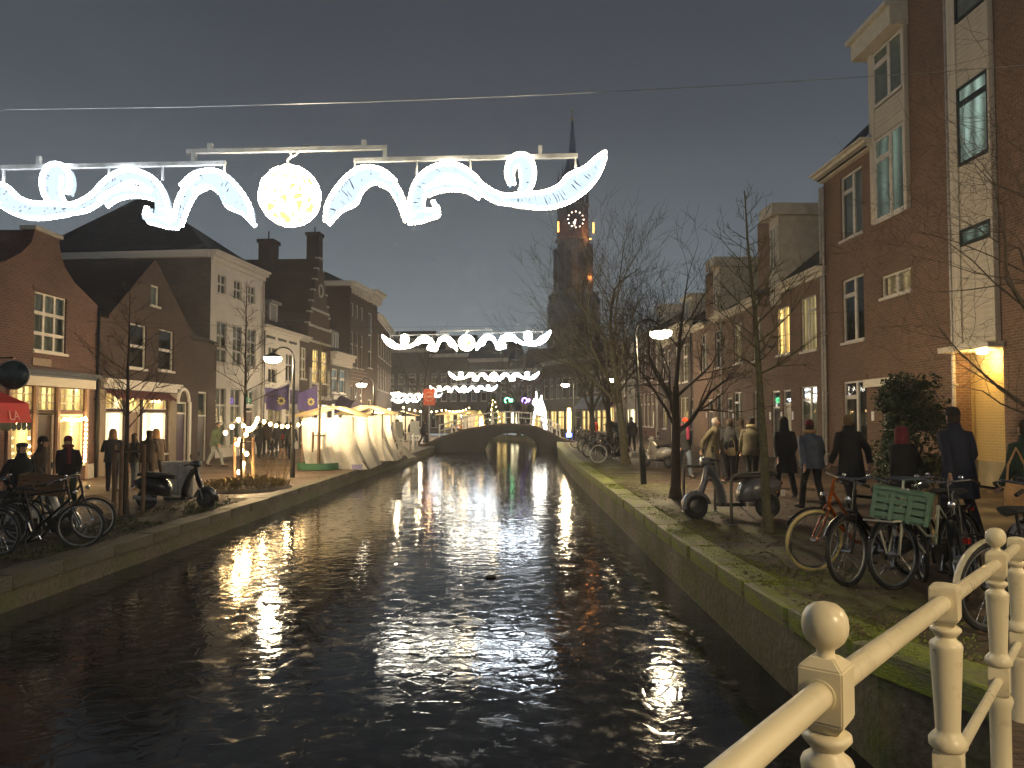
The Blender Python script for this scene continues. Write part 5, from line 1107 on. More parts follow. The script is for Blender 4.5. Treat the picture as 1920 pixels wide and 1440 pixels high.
# ------------------------------------------------------------------ bicycles
def mk_wheel_tyre(): return MB().torus((0,0,0), .335, .021, 'y', 36, 8)
def mk_rim(): return MB().torus((0,0,0), .305, .011, 'y', 32, 6)
def mk_spokes():
    b = MB()
    for i in range(24): a = 2*pi*i/24; b.tube([(.02*cos(a+1), .02*(-1)**i, .02*sin(a+1)), (.30*cos(a), 0, .30*sin(a))], .0016, 3, cap=False)
    b.tube([(0,-.05,0), (0,.05,0)], .024, 8); return b
def bicycle(label, x, y, z, rz, lean=.06, style='step', fm=None, tm=None, steer=.0, crate=None, group='bicycles parked on the quay', fend=None, rim=None, guard=True):
    fm = fm or black_metal; tm = tm or rubber; fend = fend or black_metal
    o = thing('bicycle', label, 'bicycle', (x, y, z), rz, group, rot=(lean, 0, rz)); r_ = .356; wb = 1.08      # x forward, origin under the front axle
    ty, ri, sp = cached('bike_tyre', mk_wheel_tyre, True), cached('bike_rim', mk_rim, True), cached('bike_spokes', mk_spokes)
    for nm, wx, st in (('wheel', 0, steer), ('wheel', -wb, 0)):
        w = link(nm, sp, chrome, o, (wx, 0, r_), (0, 0, st)); link('tyre', ty, tm, w); link('rim', ri, rim or steel, w)
    def frame():
        b = MB(); H, S, BB, RA_ = (-.20,0,.98), (-.78,0,.80), (-.66,0,.30), (-wb,0,r_); H2 = (-.155,0,.78)
        b.tube([H, H2], .021, 8); b.tube([S, BB], .017, 8)
        if style == 'step': b.tube([H2, (-.30,0,.52), (-.48,0,.34), BB], .021, 8); b.tube([(-.19,0,.93), (-.36,0,.66), (-.54,0,.50), (-.72,0,.48)], .016, 8)
        else: b.tube([H2, BB], .02, 8); b.tube([(-.19,0,.92), (-.77,0,.84)], .018, 8)
        for s in (-1, 1): b.tube([(-.67,s*.03,.30), (-wb,s*.055,r_)], .010, 6); b.tube([(-.77,s*.02,.78), (-wb,s*.055,r_)], .009, 6)
        return b
    link('frame', cached('bike_frame_'+style, frame, True), fm, o)
    def fork():
        b = MB()
        for s in (-1, 1): b.tube([(-.15,s*.045,.74), (-.08,s*.05,.55), (-.02,s*.05,.42), (0,s*.05,r_)], [.014,.013,.011,.009], 7)
        b.tube([(-.15,-.045,.75), (-.15,.045,.75)], .015, 7); b.tube([(-.15,0,.745), (-.2,0,.97), (-.225,0,1.08)], .013, 7); return b
    link('fork', cached('bike_fork', fork, True), fm, o, (0,0,0), (0, 0, steer*.5))
    hb = link('handlebar', cached('bike_bar', lambda: MB().tube([(-.46,-.27,1.02), (-.34,-.28,1.06), (-.24,-.2,1.10), (-.225,0,1.09), (-.24,.2,1.10), (-.34,.28,1.06), (-.46,.27,1.02)], .011, 7), True), chrome, o, (0,0,0), (0, 0, steer*.5))
    for s in (-1, 1): link('grip', cached(('bike_grip', s), lambda: MB().tube([(-.48,s*.27,1.015), (-.38,s*.278,1.05)], .017, 7), True), rubber, hb)
    link('bell', cached('bike_bell', lambda: MB().ell((-.26,.13,1.125), .025, .025, .022, 8, 5), True), chrome, hb)
    def saddle():
        b = MB(); rings = []
        for xx, w, zz in ((-.93,.05,.93), (-.92,.095,.945), (-.86,.105,.95), (-.78,.075,.945), (-.70,.03,.945), (-.66,.02,.935)):
            rings.append([(xx, w*cos(a), zz+.03*sin(a)) for a in [2*pi*j/10 for j in range(10)]])
        b.loft(rings); b.tube([(-.82,0,.93), (-.785,0,.80)], .013, 7); return b
    link('saddle', cached('bike_saddle', saddle, True), rubber, o)
    for wx, a0, a1, key in ((0, .5, 2.9, 'f'), (-wb, .1, 3.0, 'r')):
        def fen():
            b = MB(); vs = []; n = 16
            for i in range(n+1):
                a = a0+(a1-a0)*i/n
                for yy, rr in ((-.03, .372), (0, .385), (.03, .372)): vs.append((wx+rr*cos(a), yy, r_+rr*sin(a)))
            b.add(vs, [(i*3+j, i*3+j+1, (i+1)*3+j+1, (i+1)*3+j) for i in range(n) for j in range(2)]); return b
        link('mudguard', cached('bike_fender_'+key, fen, True), fend, o)
    def rack():
        b = MB()
        for s in (-1, 1): b.tube([(-.86,s*.06,.76), (-1.32,s*.07,.76)], .006, 5); b.tube([(-wb,s*.07,r_), (-1.14,s*.07,.76)], .006, 5)
        for q in (-.9, -1.05, -1.2, -1.32): b.tube([(q,-.07,.76), (q,.07,.76)], .006, 5)
        return b
    link('rear_rack', cached('bike_rack', rack), black_metal, o)
    link('rear_light', cached('bike_rear', lambda: MB().box(-1.36,-1.33,-.025,.025,.71,.75)), M('red_reflector', (.22, .01, .01), .2), o)
    if guard: link('chain_guard', cached('bike_guard', lambda: MB().prism([(-.56,.28), (-.58,.38), (-.68,.41), (-1.06,.40), (-1.12,.36), (-1.08,.31), (-.68,.20), (-.58,.22)], .03, .065)), rubber, o)
    def crank():
        b = MB(); b.tube([(-.66,-.09,.30), (-.66,.09,.30)], .02, 8); b.tube([(-.66,.085,.30), (-.60,.09,.14)], .011, 6); b.tube([(-.66,-.085,.30), (-.72,-.09,.46)], .011, 6); return b
    link('crank', cached('bike_crank', crank), chrome, o)
    for yy, px_, pz in ((.14, -.60, .14), (-.14, -.72, .46)): link('pedal', cached(('bike_pedal', yy), lambda: MB().box(px_-.045, px_+.045, yy-.045, yy+.045, pz-.012, pz+.012)), rubber, o)
    link('headlamp', cached('bike_headlamp', lambda: MB().lathe([(.015,-.03), (.035,0), (.036,.02), (.02,.03)], n=10).xf(Matrix.Translation((-.09,0,.88)) @ Matrix.Rotation(pi/2, 4, 'Y')), True), chrome, o)
    link('kickstand', cached('bike_stand', lambda: MB().tube([(-.80,.05,.26), (-.86,.2,.01)], .009, 6)), steel, o)
    if crate:
        def rk():
            b = MB(); 
            for s in (-1, 1): b.tube([(.20,s*.16,.70), (-.12,s*.16,.70)], .012, 6); b.tube([(0,s*.07,r_), (.03,s*.14,.70)], .012, 6)
            for q in (.20, .04, -.12): b.tube([(q,-.16,.70), (q,.16,.70)], .010, 6)
            b.tube([(-.12,-.13,.70), (-.13,-.12,1.0), (-.13,.12,1.0), (-.12,.13,.70)], .012, 6); return b
        link('front_rack', cached('bike_front_rack', rk, True), M('rack_grey', (.45, .43, .36), .5), o)
    return o
def slat_crate(label, x, y, z, rot, m, L=.58, W=.38, H=.27):
    t = thing('crate', label, 'crate', (x, y, z), 0, None, rot=rot)
    for s in (-1, 1):
        for k in range(4): ubox('slat', t, m, -L/2, L/2, s*W/2-.008, s*W/2+.008, .02+k*H/4, .02+k*H/4+H/4*.72); ubox('slat', t, m, s*L/2-.008, s*L/2+.008, -W/2+.01, W/2-.01, .02+k*H/4, .02+k*H/4+H/4*.72)
        for k in range(4): ubox('rib', t, m, -L/2+k*L/3-.02, -L/2+k*L/3+.02, s*(W/2+.012)-.006, s*(W/2+.012)+.006, 0, H+.02)
        ubox('end_rib', t, m, s*(L/2+.012)-.006, s*(L/2+.012)+.006, -.03, .03, 0, H+.02)
    ubox('floor', t, m, -L/2+.01, L/2-.01, -W/2+.01, W/2-.01, 0, .015)
    for s in (-1, 1): ubox('rim', t, m, -L/2-.02, L/2+.02, s*(W/2+.016)-.012, s*(W/2+.016)+.012, H, H+.03); ubox('rim', t, m, s*(L/2+.016)-.012, s*(L/2+.016)+.012, -W/2-.0, W/2+.0, H+.001, H+.029)
    return t
cream_rub = M('cream_tyre', (.62, .50, .22), .7, var=.15); orange_p = M('copper_orange_paint', (.42, .10, .012), .22, .45, var=.25); grey_p = M('grey_green_paint', (.30, .32, .26), .4, .2)
ob = bicycle('orange bicycle with cream tyres parked at the mossy verge', 3.44, 8.85, .03, radians(184), -.10, 'step', orange_p, cream_rub, .12)
link('lettering', text_mesh('VELER', .055, .002), M('white_print', (.7, .66, .6), .5), ob, (-.43, -.024, .47), (pi/2, radians(48), 0))
bicycle('black bicycle between the orange one and the crate bicycle', 3.46, 7.95, .05, radians(211), .06, 'diamond', black_metal, rubber, .05)
bicycle('grey bicycle carrying a green crate on its front rack', 3.83, 7.75, .06, radians(208), .05, 'step', grey_p, rubber, -.08, True)
slat_crate('green slatted plastic crate on the front rack of the grey bicycle', 3.90, 7.77, .75, (.05, -.14, radians(148)), M('green_plastic', (.085, .165, .115), .55, var=.2), .48, .36, .29)
bicycle('dark bicycle with wooden grips leaning behind the cream railing', 4.55, 7.0, .08, radians(222), -.08, 'diamond', black_metal, rubber, .3, fend=steel)
bicycle('bicycle with pale mudguards at the cream railing end', 4.75, 6.45, .11, radians(20), .05, 'step', M('worn_black_paint', (.03, .03, .032), .3, .3), rubber, .1, fend=M('cream_mudguard', (.55, .50, .34), .35))
bicycle('black bicycle with tall handlebar next to the railing end', 4.25, 7.3, .07, radians(236), .10, 'step', black_metal, rubber, .25)
bicycle('dark bicycle with white saddle cover further from the quay edge', 5.2, 7.9, .04, radians(215), -.06, 'diamond', M('worn_black_paint', (.03, .03, .032), .3, .3), rubber, -.2, fend=steel)
bicycle('black bicycle standing behind the crate bicycle', 4.4, 8.3, .03, radians(240), .04, 'step', black_metal, rubber, .2)
RB_ = [(3.3, 29.5, 200, 'white wheeled bicycle at the foot of the mossy tree', 1), (3.35, 31.5, 230, 'dark bicycle with bag next to the white wheeled one', 0), (3.3, 33.5, 215, 'bicycle parked in the middle of the quay row', 0), (3.3, 36, 225, 'bicycle parked just before the dark upright tree', 1), (3.5, 38.5, 210, 'bicycle parked just past the dark upright tree', 0), (3.6, 43.5, 205, 'last bicycle of the row by the arched bridge', 0), (4.3, 32.5, 250, 'second row bicycle on the paving side of the verge', 0)]
for x, y, a, lb, wv in RB_: bicycle(lb, x, y, 0, radians(a), R.uniform(-.08, .08), R.choice(['step', 'diamond']), black_metal, M('pale_tyre', (.55, .52, .44), .7) if wv else rubber, R.uniform(-.3, .3), group='bicycles in the row before the arched bridge')
LB = [(-6.75, 12.1, 10, 'dark bicycle with thin pale wheel at the shop side quay edge', 'diamond'), (-7.0, 12.9, 25, 'bicycle with brown box on its rear rack on the shop side verge', 'step'), (-7.55, 11.4, 5, 'black bicycle lying close against its neighbour on the dark verge', 'step'), (-7.9, 12.6, 30, 'bicycle with white panniers behind the brown box', 'step')]
for x, y, a, lb, s in LB: bicycle(lb, x, y, LZ, radians(a), R.uniform(-.1, .1), s, black_metal, rubber, R.uniform(-.3, .3), group='bicycles on the shop side verge', rim=steel)
slat_crate('brown wooden box tied to a bicycle on the shop side verge', -7.75, 12.75, .51, (0, .12, .3), M('brown_box_wood', (.10, .055, .03), .8), .62, .40, .28)
for x, y, lb in ((-8.75, 12.3, 'white bicycle pannier bag'), (-8.7, 12.05, 'second white bicycle pannier bag')):
    t = thing('pannier', lb+' hanging behind the bicycles on the dark verge', 'bag', (x, y, .12), .4, 'white panniers'); ubox('bag', t, M('white_vinyl', (.70, .74, .74), .4), -.17, .17, -.06, .06, 0, .32, me=BEV); ubox('flap', t, M('white_vinyl', (.70, .74, .74), .4), -.175, .175, -.07, .07, .25, .33, me=BEV)

# ------------------------------------------------------------------ scooters
def ring(xc, w, zc, hz, n=12, p=2.6):
    out = []
    for j in range(n):
        a = 2*pi*j/n; c, s = cos(a), sin(a); out.append((xc, w*math.copysign(abs(c)**(2/p), c), zc+hz*math.copysign(abs(s)**(2/p), s)))
    return out
def scooter(label, x, y, z, rz, pm, seat_m, lean=.08, steer=.2):
    o = thing('scooter', label, 'scooter', (x, y, z), rz, 'parked motor scooters', rot=(lean, 0, rz))       # x forward, origin under the front axle
    wr_, wb = .225, 1.28
    for nm, wx, st in (('wheel', 0, steer), ('wheel', -wb, 0)):
        w = link(nm, cached('scooter_hub', lambda: MB().lathe([(.12,-.035), (.14,-.02), (.14,.02), (.12,.035), (.03,.05)], n=14).xf(Matrix.Rotation(pi/2, 4, 'X')), True), M('dark_hub', (.08, .08, .08), .4, .6), o, (wx, 0, wr_), (0, 0, st)); link('tyre', cached('scooter_tyre', lambda: MB().torus((0,0,0), .172, .055, 'y', 24, 10), True), rubber, w)
    b = MB().loft([ring(-.74,.11,.38,.08), ring(-.82,.19,.46,.18), ring(-.98,.235,.51,.22), ring(-1.2,.225,.55,.20), ring(-1.42,.15,.58,.13), ring(-1.52,.06,.60,.06)]); b.build('body', pm, o, True)
    b = MB().loft([ring(-.66,.10,.71,.05), ring(-.8,.16,.745,.06), ring(-1.05,.17,.76,.055), ring(-1.3,.15,.785,.055), ring(-1.45,.10,.78,.04)]); b.build('seat', seat_m, o, True)
    MB().box(-.84, -.40, -.17, .17, .22, .28).build('floorboard', rubber, o)
    b = MB(); n = 8; vs = []
    for i in range(n+1):
        t = i/n; xx = -.47+.22*t-.045*sin(pi*t); zz = .25+.66*t; w = .17+.05*sin(pi*t)-.08*t**3
        for yy in (-1, -.5, 0, .5, 1): vs.append((xx+.07*(1-yy*yy), w*yy, zz))
        for yy in (1, .5, 0, -.5, -1): vs.append((xx+.07*(1-yy*yy)-.03, w*yy, zz))
    b.add(vs, [(i*10+j, i*10+(j+1) % 10, (i+1)*10+(j+1) % 10, (i+1)*10+j) for i in range(n) for j in range(10)]); b.build('leg_shield', pm, o, True)
    b = MB(); vs = []
    for i in range(11):
        a = radians(-15+185*i/10)
        for yy, rr in ((-.09,.20), (-.07,.255), (0,.275), (.07,.255), (.09,.20)): vs.append((rr*cos(a), yy, wr_+rr*sin(a)))
    b.add(vs, [(i*5+j, i*5+j+1, (i+1)*5+j+1, (i+1)*5+j) for i in range(10) for j in range(4)]); b.build('front_mudguard', pm, o, True)
    MB().tube([(-.07,0,.40), (-.17,0,.66), (-.23,0,.98)], [.055,.06,.05], 9).build('steering_column', pm, o, True)
    hd = MB().loft([ring(-.12,.06,1.0,.055), ring(-.16,.085,1.0,.075), ring(-.26,.09,1.01,.07), ring(-.34,.05,1.0,.04)]).build('headset', pm, o, True)
    MB().lathe([(.07,0), (.072,.02), (.05,.03)], n=14).build('headlamp', chrome, hd, True, loc=(-.13,0,1.0), rot=(0, pi/2, 0))
    MB().tube([(-.36,-.33,1.0), (-.26,-.2,1.03), (-.24,0,1.02), (-.26,.2,1.03), (-.36,.33,1.0)], .014, 7).build('handlebar', rubber, o, True)
    for s in (-1, 1):
        mr = MB().tube([(-.27,s*.2,1.03), (-.24,s*.26,1.17)], .006, 5).build('mirror_stem', chrome, o); MB().lathe([(.05,-.008), (.055,0), (.05,.01)], n=12).build('mirror', rubber, mr, loc=(-.24,s*.27,1.2), rot=(0, pi/2, 0))
    MB().tube([(-.06,-.07,wr_), (-.11,-.06,.45)], .02, 7).build('fork', steel, o); MB().tube([(-1.0,-.16,.24), (-1.35,-.18,.27), (-1.5,-.18,.31)], [.035,.05,.045], 8).build('exhaust', steel, o, True)
    MB().ell((-1.53,0,.62), .03, .07, .04, 8, 5).build('tail_lamp', M('red_reflector', (.5, .02, .02), .2), o, True); MB().ell((-1.5,-.12,.47), .025, .025, .025, 7, 5).build('indicator', M('amber_reflector', (.8, .35, .05), .2), o, True)
    ubox('number_plate', o, plate_m, -1.57, -1.555, -.07, .07, .40, .50); MB().tube([(-.75,.12,.22), (-.95,.22,.01)], .012, 6).build('stand', steel, o)
    return o
gp = M('pearl_grey_paint', (.17, .16, .16), .25, .3, var=.12); bp_ = M('gloss_black_paint', (.010, .010, .011), .15, .1, var=.2); sp_ = M('silver_paint', (.55, .52, .46), .3, .4, var=.15)
scooter('grey retro scooter with dark seat parked behind the bike hoops', 3.22, 13.5, 0, radians(183), gp, rubber); scooter('glossy black retro scooter parked on the shop side quay', -6.85, 17.3, LZ, radians(5), bp_, rubber, .06, -.25); scooter('white moped with dark seat behind the shop side bicycles', -7.7, 13.3, LZ, radians(20), M('white_gloss_paint', (.66, .70, .70), .25), rubber); scooter('silver scooter parked behind the lamp post', 4.8, 27.6, 0, radians(115), sp_, rubber)
def hoop(label, x, y, rz, w=.55, hh=.8):
    t = thing('bike_hoop', label, 'bike rack', (x, y, 0), rz, 'steel hoops for locking bicycles'); MB().tube([(0,0,0), (0,0,hh-.08), (.02,0,hh-.02), (.08,0,hh), (w-.08,0,hh), (w-.02,0,hh-.02), (w,0,hh-.08), (w,0,0)], .026, 8).build('hoop', M('worn_steel', (.13, .11, .09), .45, .6), t, True)
    for xx in (0, w): MB().lathe([(.06,0), (.06,.012)], (xx,0,0), 10).build('foot_plate', steel, t)
hoop('brown steel bike hoop in front of the grey scooter', 3.62, 12.75, .06); hoop('brown steel bike hoop beyond the grey scooter front', 3.25, 14.6, .05, .6, .85)
# ------------------------------------------------------------------ people
skin_m = M('skin', (.42, .25, .17), .6, var=.1)
def ellr(c, rx, ry, n=12, tilt=0): return [(c[0]+rx*cos(2*pi*j/n), c[1]+ry*sin(2*pi*j/n), c[2]+tilt*sin(2*pi*j/n)) for j in range(n)]
def pose_joints(kind):
    """joints of a 1.72 m figure facing -y"""
    J = {}
    st, sw, lean = {'walk': (.27, .22, .03), 'walk2': (-.24, -.20, .03), 'stand': (.04, .02, 0), 'pockets': (.05, 0, .01), 'hold': (.05, 0, .02), 'sit': (0, 0, 0)}[kind]
    J['hip'] = Vector((0, 0, .93)); J['chest'] = Vector((0, -lean*2, 1.28)); J['neck'] = Vector((0, -lean*3, 1.47)); J['head'] = Vector((0, -.02-lean*3.6, 1.615))
    for s, nm in ((-1, 'l'), (1, 'r')):
        f = -st*s                                      # y of foot (negative = forward)
        J['hip'+nm] = Vector((s*.09, 0, .92)); lift = .05 if (f > .1) else 0
        J['ank'+nm] = Vector((s*.10, f, .085+lift)); mid = (J['hip'+nm]+J['ank'+nm])/2; J['kne'+nm] = mid+Vector((0, -.05-.05*(f > .1), .02)); J['toe'+nm] = J['ank'+nm]+Vector((s*.03, -.17, -.045-lift*.8))
        J['sho'+nm] = Vector((s*.172, -lean*2.6, 1.375))
        a = sw*s
        if kind == 'pockets': J['elb'+nm] = Vector((s*.27, .07, 1.13)); J['wri'+nm] = Vector((s*.19, -.06, .94))
        elif kind == 'hold': J['elb'+nm] = Vector((s*.25, -.03, 1.13)); J['wri'+nm] = Vector((s*.10, -.27, 1.16))
        else: J['elb'+nm] = Vector((s*.235, a*.45+.03, 1.12)); J['wri'+nm] = Vector((s*.235, a*1.1-.04, .87))
    return J
def hand(b, w, e, s):
    d = (w-e).normalized(); side = Vector((0, -1, 0)); side = (side-d*side.dot(d)).normalized(); n = d.cross(side)
    b.loft([[w+d*t+side*(ww*cos(a))+n*(.016*sin(a)) for a in [2*pi*j/8 for j in range(8)]] for t, ww in ((-.02,.026), (.02,.036), (.06,.042), (.09,.038))])
    for k, (off, ln) in enumerate(((-.030,.058), (-.010,.074), (.010,.078), (.029,.068))):
        p0 = w+d*.075+side*off; p1 = p0+d*ln*.5+n*(.010*s); p2 = p1+d*ln*.38+n*(.026*s); b.tube([p0, p1, p2], [.0095, .0088, .0065], 5)
    p0 = w+d*.025+side*.032; b.tube([p0, p0+d*.03+side*.026, p0+d*.062+side*.030+n*.008*s], [.012, .010, .008], 5)
def skinned(name, V, E_, root):
    me = bpy.data.meshes.new(name); me.from_pydata([v for v, _ in V], E_, []); o = bpy.data.objects.new(name, me); COL.objects.link(o)
    o.modifiers.new('s', 'SKIN'); sv = me.skin_vertices[0].data
    for i, (_, r_) in enumerate(V): sv[i].radius = r_ if hasattr(r_, '__len__') else (r_, r_); sv[i].use_root = (i == root)
    o.modifiers.new('u', 'SUBSURF').levels = 1; bpy.context.view_layer.update()
    ev = o.evaluated_get(bpy.context.evaluated_depsgraph_get()).to_mesh(); out = ([tuple(v.co) for v in ev.vertices], [tuple(p.vertices) for p in ev.polygons])
    bpy.data.objects.remove(o); return out
def make_pose(kind):
    J = pose_joints(kind); V, E_, ix = [], [], {}
    def pt(nm, p, r_, par=None):
        ix[nm] = len(V); V.append((tuple(p), r_))
        if par: E_.append((ix[par], ix[nm]))
    pt('hip', J['hip'], (.12, .09)); pt('chest', J['chest'], (.12, .09), 'hip'); pt('up', J['neck']-Vector((0, 0, .10)), (.075, .06), 'chest'); pt('neck', J['neck']+Vector((0, 0, .02)), .052, 'up')
    hd = J['head']; pt('jaw', hd+Vector((0, -.012, -.075)), (.058, .066), 'neck'); pt('face', hd+Vector((0, -.005, 0)), (.074, .092), 'jaw'); pt('crown', hd+Vector((0, .012, .065)), (.066, .080), 'face'); pt('top', hd+Vector((0, .012, .098)), (.03, .04), 'crown')
    for nm in 'lr':
        pt('sho'+nm, J['sho'+nm]-Vector((0, 0, .02)), .042, 'up'); pt('elb'+nm, J['elb'+nm], .042, 'sho'+nm); pt('wri'+nm, J['wri'+nm], .027, 'elb'+nm)
        pt('hip'+nm, J['hip'+nm]-Vector((0, 0, .05)), .085, 'hip'); pt('kne'+nm, J['kne'+nm], .056, 'hip'+nm); pt('ank'+nm, J['ank'+nm], .038, 'kne'+nm); pt('toe'+nm, J['toe'+nm], .032, 'ank'+nm)
    vs, fs = skinned('body', V, E_, 0); b = MB(); b.add(vs, fs)
    b.loft([[tuple(hd+Vector((w*cos(a), yy, -.012+zz+w*.9*sin(a)*.6)) for a in [0])[0] if False else tuple(hd+Vector((w*cos(2*pi*j/6), yy, zz+w*sin(2*pi*j/6)))) for j in range(6)] for yy, w, zz in ((-.075, .02, -.004), (-.098, .017, -.018), (-.112, .010, -.024))])     # nose
    for s in (-1, 1): b.ell(hd+Vector((s*.078, .012, -.005)), .012, .02, .032, 6, 5)            # ears
    for nm, s in (('l', -1), ('r', 1)): hand(b, J['wri'+nm], J['elb'+nm], -s)
    out = {'body': b.mesh('body', True, 60)}
    e = MB()
    for s in (-1, 1): e.ell(hd+Vector((s*.031, -.088, .012)), .011, .006, .007, 6, 4)
    e.ell(hd+Vector((0, -.090, -.052)), .022, .005, .004, 6, 4); out['eyes_and_mouth'] = e.mesh('eyes_and_mouth')
    ch, nk = J['chest'], J['neck']
    def coat(hem, flare, puff):
        b = MB(); k = 1+puff
        R_ = [((0, .0, hem), .215*flare, .175*flare), ((0, -.0, (hem+.95)/2), .205*(1+(flare-1)*.5)*k, .165*k), ((0, 0, .97), .195*k, .155*k), ((ch.x, ch.y*.6, 1.12), .19*k, .145*k), ((ch.x, ch.y, 1.27), .205*k, .15*k), ((ch.x, ch.y, 1.34), .185*k, .138*k), ((nk.x, nk.y, 1.395), .158*k, .120*k), ((nk.x, nk.y, 1.435), .125, .105), ((nk.x, nk.y, 1.465), .098, .095), ((nk.x, nk.y-.005, 1.51), .082, .085), ((nk.x, nk.y-.005, 1.535), .085, .088)]
        b.loft([ellr(c, rx, ry, 14) for c, rx, ry in R_])
        for nm in 'lr':
            s, e_, w = J['sho'+nm], J['elb'+nm], J['wri'+nm]; inn = s+Vector((-s.x*.45, 0, .012))
            b.tube([inn, s, s.lerp(e_, .5), e_, e_.lerp(w, .5), e_.lerp(w, .92)], [.055*k, .070*k, .068*k, .060*k, .054*k, .047*k], 10)
        return b
    out['coat'] = coat(.82, 1.03, .02).mesh('coat', True, 50); out['long_coat'] = coat(.55, 1.18, .04).mesh('long_coat', True, 50); out['puffer'] = coat(.80, 1.05, .18).mesh('puffer', True, 50)
    b = MB(); b.loft([ellr((0, 0, z), rx, ry, 12) for z, rx, ry in ((.80,.165,.125), (.92,.17,.13), (1.02,.16,.12))])
    for nm in 'lr': h_, k_, a_ = J['hip'+nm], J['kne'+nm], J['ank'+nm]; b.tube([h_+Vector((0,0,-.02)), h_.lerp(k_, .5), k_, k_.lerp(a_, .5), a_+Vector((0,0,-.01))], [.095, .085, .068, .062, .056], 10)
    out['trousers'] = b.mesh('trousers', True, 60)
    for nm in 'lr':
        a_, t_ = J['ank'+nm], J['toe'+nm]; d = (t_-a_); d.z = 0; d.normalize(); hl = a_-d*.05; sl = (t_.z-.035)
        rings = []
        for f, w, h_ in ((0, .034, .11), (.25, .042, .12), (.5, .046, .085), (.8, .045, .062), (1., .025, .045)):
            p = hl+d*(.285*f); zb = (a_.z-.085)*(1-f)+max(0., t_.z-.04)*f; sd = Vector((-d.y, d.x, 0)); rings.append([tuple(Vector((p.x, p.y, 0))+sd*(w*cos(q))+Vector((0, 0, max(zb, zb+h_*(.5+.5*sin(q)))))) for q in [2*pi*j/8 for j in range(8)]])
        out['shoe'+nm] = MB().loft(rings).mesh('shoe', True, 60)
    H = lambda f: f.mesh('headwear', True, 50)
    b = MB(); b.loft([ellr(hd+Vector((0, .012, z)), rx, ry, 12) for z, rx, ry in ((.02,.088,.106), (.03,.092,.110), (.055,.092,.110), (.06,.088,.105), (.10,.080,.095), (.13,.055,.065), (.142,.02,.025))]); out['beanie'] = H(b)
    b = MB(); b.loft([ellr(hd+Vector((0, .01, z)), rx, ry, 12) for z, rx, ry in ((.042,.086,.104), (.065,.094,.112), (.09,.086,.102), (.108,.06,.07), (.116,.015,.02))]); b.add([tuple(hd+Vector((x, y, z))) for x, y, z in ((-.07,-.075,.05), (.07,-.075,.05), (.05,-.155,.035), (-.05,-.155,.035), (-.07,-.075,.062), (.07,-.075,.062), (.05,-.155,.045), (-.05,-.155,.045))], [(0,3,2,1), (4,5,6,7), (0,1,5,4), (1,2,6,5), (2,3,7,6), (3,0,4,7)]); out['cap'] = H(b)
    b = MB(); b.loft([ellr(hd+Vector((0, .030, z)), rx, ry, 12) for z, rx, ry in ((-.085,.055,.05), (-.06,.074,.072), (-.02,.082,.084), (.03,.084,.092), (.08,.076,.085), (.112,.045,.055), (.12,.015,.02))]); out['hair'] = H(b)
    b = MB(); b.loft([ellr(hd+Vector((0, .04, z)), rx, ry, 12) for z, rx, ry in ((-.26,.085,.05), (-.2,.10,.06), (-.08,.088,.075), (-.02,.085,.086), (.03,.087,.094), (.08,.078,.086), (.112,.045,.055), (.12,.015,.02))]); out['long_hair'] = H(b)
    b = MB(); b.loft([ellr(hd+Vector((0, .022, z)), rx, ry, 12) for z, rx, ry in ((-.17,.13,.12), (-.12,.115,.115), (-.04,.106,.118), (.04,.102,.118), (.10,.08,.10), (.135,.04,.05))]); out['hood'] = H(b)
    b = MB(); b.torus(tuple(nk+Vector((0, -.01, .045))), .088, .040, 'z', 16, 8); b.loft([ellr((nk.x+.04, nk.y-.13+q*.0, z), w, .022, 8) for q, z, w in ((0, 1.49, .04), (1, 1.35, .05), (1, 1.18, .045), (1, 1.12, .05))]); out['scarf'] = H(b)
    return out
POSES = {}
def cloth(c, nm): return M('cloth_%s' % nm, c, .9, var=.35, scale=7, bs=60, bst=.3)
CL = {'black': (.012,.012,.014), 'char': (.03,.03,.033), 'navy': (.014,.018,.038), 'olive': (.13,.11,.065), 'blue': (.085,.10,.14), 'green': (.075,.10,.05), 'brown': (.05,.035,.025), 'denim': (.12,.15,.19), 'pale': (.26,.27,.26), 'red': (.42,.022,.016), 'orange': (.75,.07,.02), 'wine': (.14,.018,.026), 'pink': (.30,.03,.08), 'grey': (.12,.12,.12), 'tan': (.35,.20,.09), 'dkgreen': (.012,.03,.018), 'blond': (.20,.13,.06), 'bhair': (.035,.022,.014), 'ghair': (.30,.28,.26), 'cream': (.5,.42,.25)}
def cm2(n): return cloth(CL[n], n)
def person(label, x, y, z, face, pose, hgt, top, topc, leg, head, headc, scarf=None, extra=None, group=None):
    """face: heading in degrees, 0 = towards the camera (-y), 90 = towards +x"""
    if pose not in POSES: POSES[pose] = make_pose(pose)
    P = POSES[pose]; s = hgt/1.72
    t = thing('person', label, 'person', (x, y, z), radians(face), group, scale=s)
    bd = link('body', P['body'], skin_m, t); link('eyes_and_mouth', P['eyes_and_mouth'], M('dark_features', (.05, .02, .018), .5), bd)
    link('coat', P[top], cm2(topc), t); link('trousers', P['trousers'], cm2(leg), t)
    for q in 'lr': link('shoe', P['shoe'+q], cm2('char') if leg != 'pale' else cm2('brown'), t)
    link('hair' if 'hair' in head else ('hat' if head != 'hood' else 'hood'), P[head], cm2(headc), t)
    if head in ('beanie', 'cap'): link('hair', P['hair'], cm2('bhair'), t, (0, 0, -.012), (0, 0, 0), (.97, .97, 1))
    if scarf: link('scarf', P['scarf'], cm2(scarf), t)
    return t
